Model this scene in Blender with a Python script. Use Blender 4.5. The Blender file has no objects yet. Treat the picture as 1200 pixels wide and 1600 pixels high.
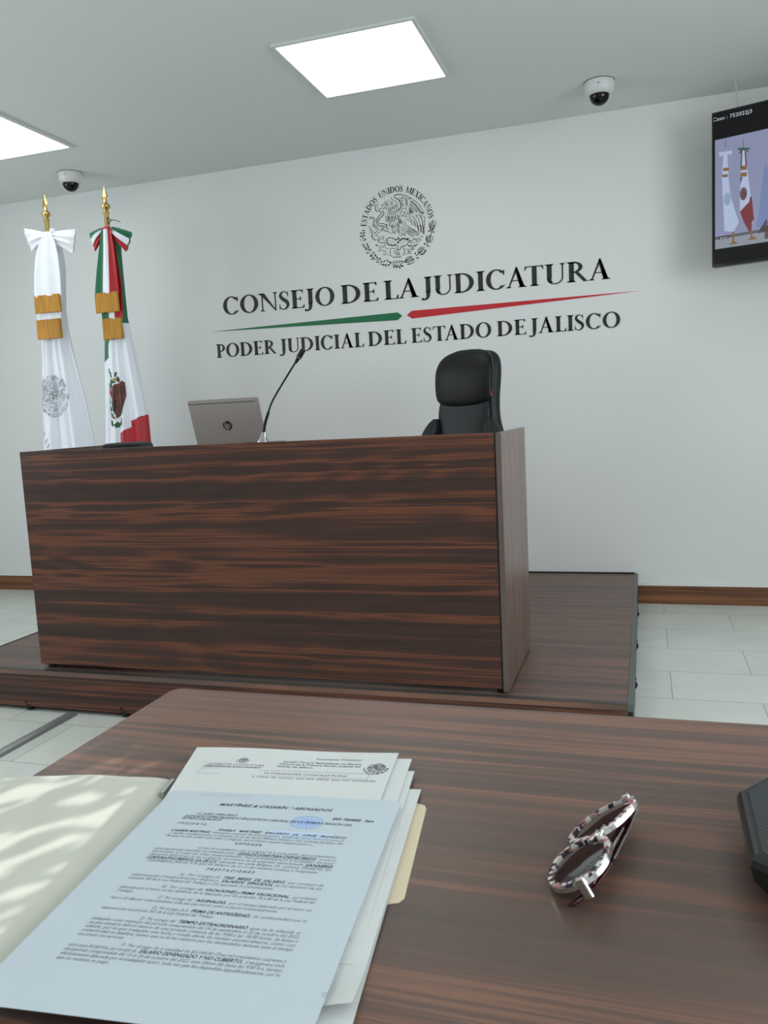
import bpy, bmesh, math, random
from math import sin, cos, pi, radians as rad
from mathutils import Vector, Matrix
random.seed(7)
C = bpy.context.scene.collection
S = bpy.context.scene

# ------------------------------------------------------------------ camera, world, lights, exposure
cd = bpy.data.cameras.new('camera'); cam = bpy.data.objects.new('camera', cd); C.objects.link(cam)
yaw, pitch, roll = rad(17.8617), rad(6.9027), rad(2.8726)
fw = Vector((-sin(yaw)*cos(pitch), cos(yaw)*cos(pitch), -sin(pitch)))
rt = Vector((cos(yaw), sin(yaw), 0)); dn = fw.cross(rt)
r2 = cos(roll)*rt + sin(roll)*dn; d2 = -sin(roll)*rt + cos(roll)*dn
M = Matrix((r2, -d2, -fw)).transposed().to_4x4(); M.translation = Vector((0, 0, 1.12))
cam.matrix_world = M
cd.lens = 28.754; cd.sensor_width = 36; cd.sensor_height = 36; cd.sensor_fit = 'VERTICAL'
cd.clip_start = 0.02; cd.clip_end = 100
cd.dof.use_dof = True; cd.dof.focus_distance = 3.2; cd.dof.aperture_fstop = 26
S.camera = cam
S.view_settings.view_transform = 'Standard'; S.view_settings.look = 'None'
S.view_settings.exposure = -0.50; S.view_settings.gamma = 1; S.view_settings.use_curve_mapping = False
PANEL = 5.5          # emission of the LED ceiling panels
WIN = 88.0           # daylight through the window in the left wall
WIN2 = 110.0          # and through the one in the right wall
SUN = 7.5
w = bpy.data.worlds.new('world'); S.world = w; w.use_nodes = True
bg = w.node_tree.nodes['Background']; bg.inputs[0].default_value = (.62, .78, .9, 1); bg.inputs[1].default_value = 1.6
sd = bpy.data.lights.new('sun', 'SUN'); sun = bpy.data.objects.new('sun', sd); C.objects.link(sun)
sd.energy = SUN; sd.angle = rad(.12); sd.color = (1, .97, .88)
SUNDIR = Vector((-.15, .85, -.46)).normalized()
sun.rotation_euler = SUNDIR.to_track_quat('-Z', 'Y').to_euler(); sun.location = (-3, -5, 4)
for nm_, x_, y_, p_, dx_ in (('left_window_daylight', -5.23, 1.3, WIN, 1), ('right_window_daylight', 2.53, 1.0, WIN2, -1)):
    ad = bpy.data.lights.new(nm_, 'AREA'); ao = bpy.data.objects.new(nm_, ad); C.objects.link(ao)
    ad.shape = 'RECTANGLE'; ad.size = 2.9; ad.size_y = 1.25; ad.energy = p_; ad.color = (.94, .97, 1.0)
    ao.location = (x_, y_, 1.65); ao.rotation_euler = Vector((dx_, 0, 0)).to_track_quat('-Z', 'Y').to_euler()

# ------------------------------------------------------------------ materials
def newmat(n):
    m = bpy.data.materials.new(n); m.use_nodes = True
    return m, m.node_tree.nodes, m.node_tree.links, m.node_tree.nodes['Principled BSDF']
def mat(n, col, rough=.5, metal=0, spec=.5, emis=None, es=0, noise=0, nscale=20, bump=0, coat=0):
    m, N, L, b = newmat(n)
    b.inputs['Base Color'].default_value = (*col, 1); b.inputs['Roughness'].default_value = rough
    b.inputs['Metallic'].default_value = metal; b.inputs['Specular IOR Level'].default_value = spec
    b.inputs['Coat Weight'].default_value = coat
    if emis: b.inputs['Emission Color'].default_value = (*emis, 1); b.inputs['Emission Strength'].default_value = es
    if noise or bump:
        tc = N.new('ShaderNodeTexCoord'); nz = N.new('ShaderNodeTexNoise'); nz.inputs['Scale'].default_value = nscale
        nz.inputs['Detail'].default_value = 5; L.new(tc.outputs['Object'], nz.inputs['Vector'])
        if noise:
            r = N.new('ShaderNodeValToRGB'); L.new(nz.outputs['Fac'], r.inputs[0])
            r.color_ramp.elements[0].position = .3; r.color_ramp.elements[1].position = .7
            r.color_ramp.elements[0].color = (*[c*(1-noise) for c in col], 1); r.color_ramp.elements[1].color = (*[min(1, c*(1+noise)) for c in col], 1)
            L.new(r.outputs[0], b.inputs['Base Color'])
        if bump:
            bp = N.new('ShaderNodeBump'); bp.inputs['Strength'].default_value = bump; bp.inputs['Distance'].default_value = .002
            L.new(nz.outputs['Fac'], bp.inputs['Height']); L.new(bp.outputs[0], b.inputs['Normal'])
    return m
def wood(n, cols, axis='X', across='Z', rough=.36, band=9, spec=.5, off=0, ex=.32):
    """laminate: long streaks running along `axis`, bands changing along `across`"""
    m, N, L, b = newmat(n)
    tc = N.new('ShaderNodeTexCoord')
    def noise(al, ac, th, detail, dist=0, o=0):
        mp = N.new('ShaderNodeMapping'); s = [th]*3
        s['XYZ'.index(axis)] = al; s['XYZ'.index(across)] = ac
        mp.inputs['Scale'].default_value = s; mp.inputs['Location'].default_value = (o, o*.7, o*1.3)
        L.new(tc.outputs['Object'], mp.inputs[0])
        z = N.new('ShaderNodeTexNoise'); z.inputs['Scale'].default_value = 1; z.inputs['Detail'].default_value = detail
        z.inputs['Distortion'].default_value = dist; z.inputs['Roughness'].default_value = .6
        L.new(mp.outputs[0], z.inputs['Vector']); return z.outputs['Fac']
    A = noise(ex*.5, band*1.3, .3, 3, .08, off+3.1)          # broad bands
    B = noise(ex*1.6, band*5, 1, 6, .25, off+9.4)         # grain streaks
    D = noise(ex*5, band*30, 2, 3, 0, off+1.7)         # pores
    def math_(op, a, c):
        q = N.new('ShaderNodeMath'); q.operation = op
        for i, v in enumerate((a, c)):
            if isinstance(v, (int, float)): q.inputs[i].default_value = v
            else: L.new(v, q.inputs[i])
        return q.outputs[0]
    f = math_('ADD', math_('MULTIPLY', A, .62), math_('ADD', math_('MULTIPLY', B, .28), math_('MULTIPLY', D, .12)))
    # cathedral figure
    mp = N.new('ShaderNodeMapping'); s = [1.]*3; s['XYZ'.index(axis)] = .42; s['XYZ'.index(across)] = 2.6
    mp.inputs['Scale'].default_value = s; mp.inputs['Location'].default_value = (off, off, off); L.new(tc.outputs['Object'], mp.inputs[0])
    wv = N.new('ShaderNodeTexNoise'); wv.inputs['Scale'].default_value = 1.5; wv.inputs['Detail'].default_value = 1.0; L.new(mp.outputs[0], wv.inputs['Vector'])
    rings = math_('SINE', math_('MULTIPLY', wv.outputs['Fac'], 80), 0)
    f = math_('ADD', f, math_('MULTIPLY', rings, .016))
    r = N.new('ShaderNodeValToRGB'); L.new(f, r.inputs[0]); e = r.color_ramp.elements
    while len(e) < len(cols): e.new(.5)
    for i, (p, c) in enumerate(cols): e[i].position = p; e[i].color = (*c, 1)
    L.new(r.outputs[0], b.inputs['Base Color']); b.inputs['Roughness'].default_value = rough
    b.inputs['Specular IOR Level'].default_value = spec
    return m
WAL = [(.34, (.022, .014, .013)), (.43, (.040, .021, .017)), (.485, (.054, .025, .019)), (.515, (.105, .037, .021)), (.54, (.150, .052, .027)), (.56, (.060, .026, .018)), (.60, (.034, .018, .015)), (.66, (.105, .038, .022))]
WAL_SHEEN = [(.34, (0.061, 0.044, 0.039)), (.43, (0.088, 0.059, 0.050)), (.485, (0.109, 0.066, 0.053)), (.515, (0.159, 0.083, 0.060)), (.54, (0.206, 0.101, 0.068)), (.56, (0.116, 0.068, 0.053)), (.60, (0.080, 0.054, 0.047)), (.66, (0.165, 0.085, 0.059))]  # grazing sheen put into the base colour: lighter walnut for table, sides, platform
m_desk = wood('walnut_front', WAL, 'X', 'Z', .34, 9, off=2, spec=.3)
m_deskv = wood('walnut_side', WAL_SHEEN, 'Z', 'Y', .30, 12, spec=.8, off=5)
m_top = wood('walnut_table', WAL_SHEEN, 'X', 'Y', .36, 11, off=11, spec=.55, ex=.5)
m_plat = wood('walnut_platform', WAL_SHEEN, 'X', 'Y', .40, 11, off=17)
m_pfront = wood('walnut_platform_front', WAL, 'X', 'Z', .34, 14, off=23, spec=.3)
m_base = wood('rustic_baseboard', [(.38, (.05, .018, .008)), (.47, (.13, .05, .02)), (.55, (.22, .09, .036)), (.66, (.30, .13, .055))], 'X', 'Z', .5, 26, off=4, ex=1.2)
m_wall = mat('wall_paint', (.71, .735, .735), .55, spec=.25, noise=.012, nscale=1.3)
m_ceil = mat('ceiling_paint', (.72, .755, .72), .9, spec=.1)
m_black = mat('black_plastic', (.007, .008, .009), .4, spec=.3)
m_blackg = mat('gloss_black', (.006, .006, .007), .08)
m_leather = mat('black_leather', (.004, .0045, .006), .5, spec=.28, noise=.15, nscale=60, bump=.25)
m_leather2 = mat('charcoal_leather', (.008, .010, .012), .5, spec=.35, noise=.15, nscale=60, bump=.25)
m_gold = mat('brass', (.62, .44, .16), .22, 1)
m_fringe = mat('gold_fringe', (.46, .22, .02), .6, noise=.35, nscale=160, bump=.5)
_n = m_fringe.node_tree; _m = _n.nodes.new('ShaderNodeMapping'); _m.inputs['Scale'].default_value = (1.6, 1, .05)
_z = [q for q in _n.nodes if q.type == 'TEX_NOISE'][0]; _t = [q for q in _n.nodes if q.type == 'TEX_COORD'][0]
_n.links.new(_t.outputs['Object'], _m.inputs[0]); _n.links.new(_m.outputs[0], _z.inputs['Vector'])
m_white = mat('white_satin', (.80, .84, .90), .45, noise=.02, nscale=8)
m_whitef = mat('white_flag_cloth', (.78, .82, .90), .5)
m_green = mat('flag_green', (.004, .13, .055), .5); m_red = mat('flag_red', (.42, .008, .018), .5)
m_vinylg = mat('vinyl_green', (.0, .135, .05), .4); m_vinylr = mat('vinyl_red', (.50, .010, .020), .4)
m_vinyl = mat('vinyl_black', (.006, .009, .010), .45)
m_frame = mat('white_metal', (.62, .66, .66), .4)
m_panel = mat('led_diffuser', (1, 1, 1), .5, emis=(1, 1, .97), es=PANEL)
m_alu = mat('aluminium', (.46, .50, .50), .38, .8)
m_trimg = mat('grey_edging', (.10, .115, .115), .4, .3)
m_laptop = mat('laptop_silver', (.33, .295, .285), .42, .15)
m_laptopd = mat('laptop_dark', (.030, .026, .026), .4, spec=.3)
m_paper = mat('paper', (.50, .575, .635), .7, spec=.2); m_paper2 = mat('paper_white', (.61, .645, .645), .7, spec=.2)
m_manila = mat('cream_card', (.54, .55, .50), .6, spec=.25, noise=.03, nscale=14)
m_manilat = mat('cream_card_tab', (.66, .58, .42), .6, spec=.25)
m_ink = mat('ink', (.09, .10, .115), .8, spec=.1); m_inkl = mat('ink_light', (.20, .235, .265), .8, spec=.1)
m_inkp = mat('pink_pen', (.52, .44, .58), .8); m_stamp = mat('blue_stamp', (.30, .46, .74), .8); m_stampl = mat('blue_stamp_pale', (.47, .60, .78), .8)
m_chrome = mat('chrome', (.60, .58, .57), .18, 1); m_seal = mat('flag_silver_thread', (.30, .34, .36), .5)
m_purple = mat('burgundy_plastic', (.05, .004, .012), .2, coat=.5); m_rubber = mat('rubber', (.02, .02, .02), .7)
m_glassf = None
def glass_mat(n, col, tr=.85):
    m, N, L, b = newmat(n); out = N['Material Output']
    t = N.new('ShaderNodeBsdfTransparent'); t.inputs[0].default_value = (*col, 1)
    g = N.new('ShaderNodeBsdfGlossy'); g.inputs['Roughness'].default_value = .03
    mx = N.new('ShaderNodeMixShader'); fr = N.new('ShaderNodeFresnel'); fr.inputs[0].default_value = 1.5
    L.new(fr.outputs[0], mx.inputs[0]); L.new(t.outputs[0], mx.inputs[1]); L.new(g.outputs[0], mx.inputs[2]); L.new(mx.outputs[0], out.inputs[0])
    return m
m_pane = glass_mat('window_glass', (.93, .96, .95)); m_dome = mat('smoked_dome', (.002, .002, .003), .06, spec=.35)
m_lens = mat('sunglass_lens', (.012, .010, .012), .07, coat=1)
# floral glasses pattern
m_floral, N, L, b = newmat('floral_acetate')
tc = N.new('ShaderNodeTexCoord'); vo = N.new('ShaderNodeTexVoronoi'); vo.inputs['Scale'].default_value = 270
L.new(tc.outputs['Object'], vo.inputs['Vector']); sp = N.new('ShaderNodeSeparateColor'); L.new(vo.outputs['Color'], sp.inputs[0])
cr = N.new('ShaderNodeValToRGB'); cr.color_ramp.interpolation = 'CONSTANT'; L.new(sp.outputs[0], cr.inputs[0])
for i, (p, c) in enumerate([(0, (.02, .015, .03)), (.22, (.66, .58, .58)), (.45, (.50, .20, .22)), (.62, (.70, .66, .62)), (.8, (.16, .26, .17)), (.9, (.03, .02, .05))]):
    if i > 1: cr.color_ramp.elements.new(p)
    cr.color_ramp.elements[i].position = p; cr.color_ramp.elements[i].color = (*c, 1)
L.new(cr.outputs[0], b.inputs['Base Color']); b.inputs['Roughness'].default_value = .2
# floor tile
m_floor, N, L, b = newmat('floor_tile')
tc = N.new('ShaderNodeTexCoord'); mp = N.new('ShaderNodeMapping'); L.new(tc.outputs['Object'], mp.inputs[0])
mp.inputs['Location'].default_value = (-.09, -3.472+.33*20, 0); mp.inputs['Location'].default_value = (-.09+.62*20, -3.472+.33*20, 0)
bk = N.new('ShaderNodeTexBrick'); L.new(mp.outputs[0], bk.inputs['Vector']); bk.offset = .5; bk.offset_frequency = 2
bk.inputs['Scale'].default_value = 1; bk.inputs['Brick Width'].default_value = .62; bk.inputs['Row Height'].default_value = .33
bk.inputs['Mortar Size'].default_value = .0022; bk.inputs['Mortar Smooth'].default_value = .1; bk.inputs['Bias'].default_value = 0
bk.inputs['Color1'].default_value = (.60, .635, .60, 1); bk.inputs['Color2'].default_value = (.66, .69, .65, 1); bk.inputs['Mortar'].default_value = (.34, .36, .33, 1)
nz = N.new('ShaderNodeTexNoise'); nz.inputs['Scale'].default_value = 2.2; nz.inputs['Detail'].default_value = 6; nz.inputs['Distortion'].default_value = 1.2; L.new(tc.outputs['Object'], nz.inputs['Vector'])
mr = N.new('ShaderNodeMapRange'); mr.inputs[1].default_value = .3; mr.inputs[2].default_value = .7; mr.inputs[3].default_value = .90; mr.inputs[4].default_value = 1.06; L.new(nz.outputs['Fac'], mr.inputs[0])
mx = N.new('ShaderNodeVectorMath'); mx.operation = 'SCALE'; L.new(bk.outputs['Color'], mx.inputs[0]); L.new(mr.outputs[0], mx.inputs['Scale'])
L.new(mx.outputs[0], b.inputs['Base Color']); b.inputs['Roughness'].default_value = .28
# perforated black plastic
m_perf, N, L, b = newmat('perforated_black')
tc = N.new('ShaderNodeTexCoord'); vo = N.new('ShaderNodeTexVoronoi'); vo.inputs['Scale'].default_value = 300; vo.inputs['Randomness'].default_value = .0; vo.voronoi_dimensions = '2D'
mp = N.new('ShaderNodeMapping'); mp.inputs['Scale'].default_value = (1, 1, 0); mp.inputs['Rotation'].default_value = (0, 0, rad(45)); L.new(tc.outputs['Object'], mp.inputs[0]); L.new(mp.outputs[0], vo.inputs['Vector'])
cr = N.new('ShaderNodeValToRGB'); cr.color_ramp.elements[0].position = .33; cr.color_ramp.elements[1].position = .40
cr.color_ramp.elements[0].color = (.0, .0, .0, 1); cr.color_ramp.elements[1].color = (.030, .040, .043, 1)
L.new(vo.outputs['Distance'], cr.inputs[0]); L.new(cr.outputs[0], b.inputs['Base Color']); b.inputs['Roughness'].default_value = .45
bp = N.new('ShaderNodeBump'); bp.inputs['Distance'].default_value = .001; L.new(cr.outputs[0], bp.inputs['Height']); L.new(bp.outputs[0], b.inputs['Normal'])

# ------------------------------------------------------------------ mesh helpers
def obj(name, bm, mats, parent=None, loc=None, smooth=False, bevel=0, seg=2):
    me = bpy.data.meshes.new(name)
    bmesh.ops.recalc_face_normals(bm, faces=bm.faces[:]) if smooth != 'keep' else None
    bm.to_mesh(me); bm.free()
    o = bpy.data.objects.new(name, me); C.objects.link(o)
    for m in (mats if isinstance(mats, (list, tuple)) else [mats]): me.materials.append(m)
    if parent: o.parent = parent
    if loc: o.location = loc
    if smooth:
        for p in me.polygons: p.use_smooth = True
        try: me.set_sharp_from_angle(angle=rad(42))
        except Exception: pass
    if bevel:
        md = o.modifiers.new('bevel', 'BEVEL'); md.width = bevel; md.segments = seg; md.limit_method = 'ANGLE'
    return o
def tag(o, label=None, cat=None, group=None, kind=None):
    if label: o['label'] = label
    if cat: o['category'] = cat
    if group: o['group'] = group
    if kind: o['kind'] = kind
    return o
def thing(name, label, cat, loc=(0, 0, 0), rz=0, group=None):
    o = bpy.data.objects.new(name, None); C.objects.link(o); o.location = loc; o.rotation_euler = (0, 0, rz); o.empty_display_size = .05
    return tag(o, label, cat, group)
def struct(name, bm, m, **k): return tag(obj(name, bm, m, **k), kind='structure')
def NB(): return bmesh.new()
def box(bm, x0, x1, y0, y1, z0, z1, mi=0):
    v = [bm.verts.new((x, y, z)) for x in (x0, x1) for y in (y0, y1) for z in (z0, z1)]
    for f in ((0, 1, 3, 2), (4, 6, 7, 5), (0, 4, 5, 1), (2, 3, 7, 6), (0, 2, 6, 4), (1, 5, 7, 3)):
        bm.faces.new([v[i] for i in f]).material_index = mi
    return bm
def loft(bm, secs, cap=True, closed=True, mi=0, mif=None):
    """secs: list of equal-length rings of points"""
    R = [[bm.verts.new(p) for p in s] for s in secs]; n = len(R[0])
    for i in range(len(R)-1):
        for j in range(n if closed else n-1):
            f = bm.faces.new((R[i][j], R[i][(j+1) % n], R[i+1][(j+1) % n], R[i+1][j]))
            f.material_index = mif(i, j) if mif else mi
    if cap and closed:
        for r_ in (R[0][::-1], R[-1]):
            try: bm.faces.new(r_).material_index = mi
            except Exception: pass
    return R
def lathe(bm, prof, seg=28, c=(0, 0, 0), mi=0):
    secs = [[(c[0]+r*cos(2*pi*k/seg), c[1]+r*sin(2*pi*k/seg), c[2]+z) for k in range(seg)] for r, z in prof]
    loft(bm, secs, mi=mi); return bm
def tube(bm, pts, r, seg=10, mi=0):
    pts = [Vector(p) for p in pts]; rr = r if isinstance(r, (list, tuple)) else [r]*len(pts); secs = []
    up = Vector((0, 0, 1))
    for i, p in enumerate(pts):
        d = (pts[min(i+1, len(pts)-1)]-pts[max(i-1, 0)]).normalized()
        u = d.cross(up)
        if u.length < .1: u = d.cross(Vector((1, 0, 0)))
        u.normalize(); v = d.cross(u)
        secs.append([p+rr[i]*(cos(2*pi*k/seg)*u+sin(2*pi*k/seg)*v) for k in range(seg)])
    loft(bm, secs, mi=mi); return bm
def extr(bm, pts, d, mi=0):
    """pts: planar 3D polygon, d: thickness vector"""
    d = Vector(d); a = [bm.verts.new(p) for p in pts]; c = [bm.verts.new(Vector(p)+d) for p in pts]; n = len(a)
    bm.faces.new(a[::-1]).material_index = mi; bm.faces.new(c).material_index = mi
    for i in range(n): bm.faces.new((a[i], a[(i+1) % n], c[(i+1) % n], c[i])).material_index = mi
def rrect(w, h, r, n=5):
    o = []
    for cx, cy, a in ((w/2-r, h/2-r, 0), (-w/2+r, h/2-r, 90), (-w/2+r, -h/2+r, 180), (w/2-r, -h/2+r, 270)):
        for k in range(n+1): t = rad(a+90*k/n); o.append((cx+r*cos(t), cy+r*sin(t)))
    return o
def smooth_path(pts, n=6):
    P = [Vector(p) for p in pts]; o = []
    for i in range(len(P)-1):
        p0, p1, p2, p3 = P[max(i-1, 0)], P[i], P[i+1], P[min(i+2, len(P)-1)]
        for k in range(n):
            t = k/n; o.append(.5*((2*p1)+(p2-p0)*t+(2*p0-5*p1+4*p2-p3)*t*t+(-p0+3*p1-3*p2+p3)*t**3))
    return o+[P[-1]]

# ------------------------------------------------------------------ lettering (roman capitals drawn as polygons, cap height 1)
TK, TN = .195, .06
def ribbon2(pts, ws):
    """polyline in 2D with a width per point -> one polygon list of quads"""
    P = [Vector(p).to_2d() for p in pts]; n = len(P); ws = ws if isinstance(ws, (list, tuple)) else [ws]*n; A = []; B = []
    for i in range(n):
        d = (P[min(i+1, n-1)]-P[max(i-1, 0)]); d = d.normalized() if d.length > 0 else Vector((1, 0)); nn = Vector((-d.y, d.x))
        A.append(P[i]+nn*ws[i]/2); B.append(P[i]-nn*ws[i]/2)
    return [[tuple(A[i]), tuple(B[i]), tuple(B[i+1]), tuple(A[i+1])] for i in range(n-1)]
def ringp(cx, cy, rx, ry, a0, a1, tk=TK, tn=TN, n=28):
    o = []; q = []
    for k in range(n+1):
        a = rad(a0+(a1-a0)*k/n); o.append((cx+rx*cos(a), cy+ry*sin(a))); q.append((cx+(rx-tk)*cos(a), cy+(ry-tn)*sin(a)))
    return [[o[k], o[k+1], q[k+1], q[k]] for k in range(n)]
def ser(x, y, w, up, l=.085, h=.03, b=.05):
    s = 1 if up else -1       # foot (up=True: serif at bottom, stem goes up)
    return [(x-l, y), (x+w+l, y), (x+w+l, y+s*h*.6), (x+w, y+s*(h+b)), (x, y+s*(h+b)), (x-l, y+s*h*.6)]
def stem(x, y0=0, y1=1, w=TK, lo=True, hi=True):
    p = [[(x, y0), (x+w, y0), (x+w, y1), (x, y1)]]
    if lo: p.append(ser(x, y0, w, True))
    if hi: p.append(ser(x, y1, w, False))
    return p
def arm(x0, x1, y, s, t=.045, bk=.17):
    """horizontal arm with a beak at x1; s=+1 beak goes up, -1 down"""
    return [[(x0, y), (x1, y), (x1, y+s*t), (x0, y+s*t)], [(x1-.07, y), (x1, y), (x1+.02, y+s*bk), (x1-.015, y+s*bk), (x1-.09, y+s*t)]]
def glyph(c):
    if c == 'C': return ringp(.46, .5, .44, .52, 42, 318)+[[(.76, .70), (.79, .70), (.80, .96), (.77, .96), (.70, .86)]]+ribbon2([(.76, .16), (.80, .22)], .03), .84
    if c == 'O': return ringp(.47, .5, .46, .52, 0, 360, n=40), .94
    if c == 'N': return stem(.12, w=.055, hi=False)+stem(.78, w=.055, lo=False)+[[(.02, 1), (.26, 1), (.835, .0), (.80, -.02)]]+[ser(.0, 1, .12, False, l=.02)], .92
    if c == 'S':
        p = smooth_path([(.46, .80, 0), (.41, .90, 0), (.28, .985, 0), (.13, .90, 0), (.10, .74, 0), (.22, .57, 0), (.38, .43, 0), (.45, .24, 0), (.36, .07, 0), (.22, .01, 0), (.08, .10, 0), (.04, .22, 0)], 4)
        prof = [.03, .045, .05, .10, .14, .185, .185, .14, .09, .05, .045, .03]
        ws = []
        for i in range(len(p)):
            t = i/4; k = min(int(t), 10); ws.append(prof[k]+(prof[k+1]-prof[k])*(t-k))
        return ribbon2(p, ws)+[[(.445, .70), (.475, .70), (.465, 1.0), (.44, .96)], [(.025, .30), (.055, .30), (.06, .03), (.035, .0)]], .54
    if c == 'E': return stem(.09)+arm(.2, .60, 1, -1)+arm(.2, .65, 0, 1)+[[(.2, .49), (.50, .49), (.50, .535), (.2, .535)], [(.47, .40), (.50, .40), (.50, .63), (.47, .63), (.43, .51)]], .68
    if c == 'J':
        p = smooth_path([(.215, .25, 0), (.21, .0, 0), (.15, -.13, 0), (.02, -.19, 0)], 5)
        b = [(-.02+.065*cos(k*pi/5), -.15+.065*sin(k*pi/5)) for k in range(10)]
        return stem(.13, y0=.2, lo=False)+ribbon2(p, [TK*(1-.62*i/(len(p)-1)) for i in range(len(p))])+[b], .40
    if c == 'D': return stem(.09)+ringp(.32, .5, .54, .5, -90, 90)+[[(.2, 1), (.33, 1), (.33, .95), (.2, .95)], [(.2, 0), (.33, 0), (.33, .05), (.2, .05)]], .90
    if c == 'L': return stem(.09)+arm(.2, .60, 0, 1, bk=.22), .62
    if c == 'A': return [[(.10, 0), (.155, 0), (.47, .86), (.44, 1.02)], [(.44, 1.04), (.60, .0), (.79, .0), (.49, 1.04)][::1], [(.44, 1.04), (.40, .90), (.60, .0), (.79, 0), (.475, 1.04)],
                         [(.22, .33), (.64, .33), (.64, .375), (.22, .375)], ser(.10, 0, .055, True), ser(.60, 0, .19, True, l=.075)], .87
    if c == 'U': return stem(.10, y0=.3, lo=False)+stem(.70, y0=.3, w=.055, lo=False)+ringp(.4275, .32, .3275, .34, 180, 360, tk=.055, tn=.055)+[[(.10, .33), (.265, .33), (.28, .2), (.33, .10), (.24, .03), (.16, .1), (.11, .2)]], .84
    if c == 'I': return stem(.09), .34
    if c == 'T': return stem(.31, hi=False)+[[(.02, .955), (.765, .955), (.765, 1), (.02, 1)], [(0, .80), (.03, .80), (.09, .955), (.03, 1.02)], [(.785, .80), (.755, .80), (.695, .955), (.755, 1.02)]], .78
    if c == 'R': return stem(.09)+ringp(.27, .73, .36, .27, -90, 90, tk=.16)+[[(.2, 1), (.28, 1), (.28, .95), (.2, .95)], [(.2, .46), (.28, .46), (.28, .51), (.2, .51)], [(.30, .49), (.46, .49), (.80, .03), (.88, .0), (.66, .0)]], .84
    if c == 'P': return stem(.09)+ringp(.27, .71, .36, .29, -90, 90, tk=.16)+[[(.2, 1), (.28, 1), (.28, .95), (.2, .95)], [(.2, .42), (.28, .42), (.28, .47), (.2, .47)]], .64
    if c == 'M': return stem(.10, w=.055, hi=False)+stem(.86, w=TK)+[[(.05, 1), (.24, 1), (.56, .12), (.52, -.02)], [(.50, 0), (.55, 0), (.89, 1), (.84, 1)]], 1.12
    if c == 'X': return [[(.06, 1), (.27, 1), (.80, 0), (.59, 0)], [(.10, 0), (.16, 0), (.74, 1), (.68, 1)], ser(.06, 1, .2, False, l=.05), ser(.59, 0, .21, True, l=.05), ser(.10, 0, .06, True), ser(.68, 1, .06, False)], .86
    return [], .3
KERN = {'LA': -.08, 'AT': -.14, 'CA': -.06, 'TU': -.02, 'RA': -.05, 'LI': -.03, 'JA': -.04, 'TA': -.14}
def word_polys(wd, x0, x1, z0, h, gap=.06):
    """lay a word between x0 and x1 on baseline z0"""
    P = []; x = 0
    for i, c in enumerate(wd):
        g, a = glyph(c); P += [[(x+px, py) for px, py in q] for q in g]; x += a+gap+KERN.get(wd[i:i+2], 0)
    lo = min(p[0] for q in P for p in q); hi = max(p[0] for q in P for p in q); k = (x1-x0)/(hi-lo)
    return [[(x0+(px-lo)*k, z0+py*h) for px, py in q] for q in P]
def polys_to_bm(bm, polys, f, d=None, mi=0):
    """each polygon through f((a,b)) -> 3D; d: thickness vector or None"""
    for q in polys:
        pts = [f(p) for p in q]
        try:
            if d: extr(bm, pts, d, mi)
            else: bm.faces.new([bm.verts.new(p) for p in pts]).material_index = mi
        except Exception: pass
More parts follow.
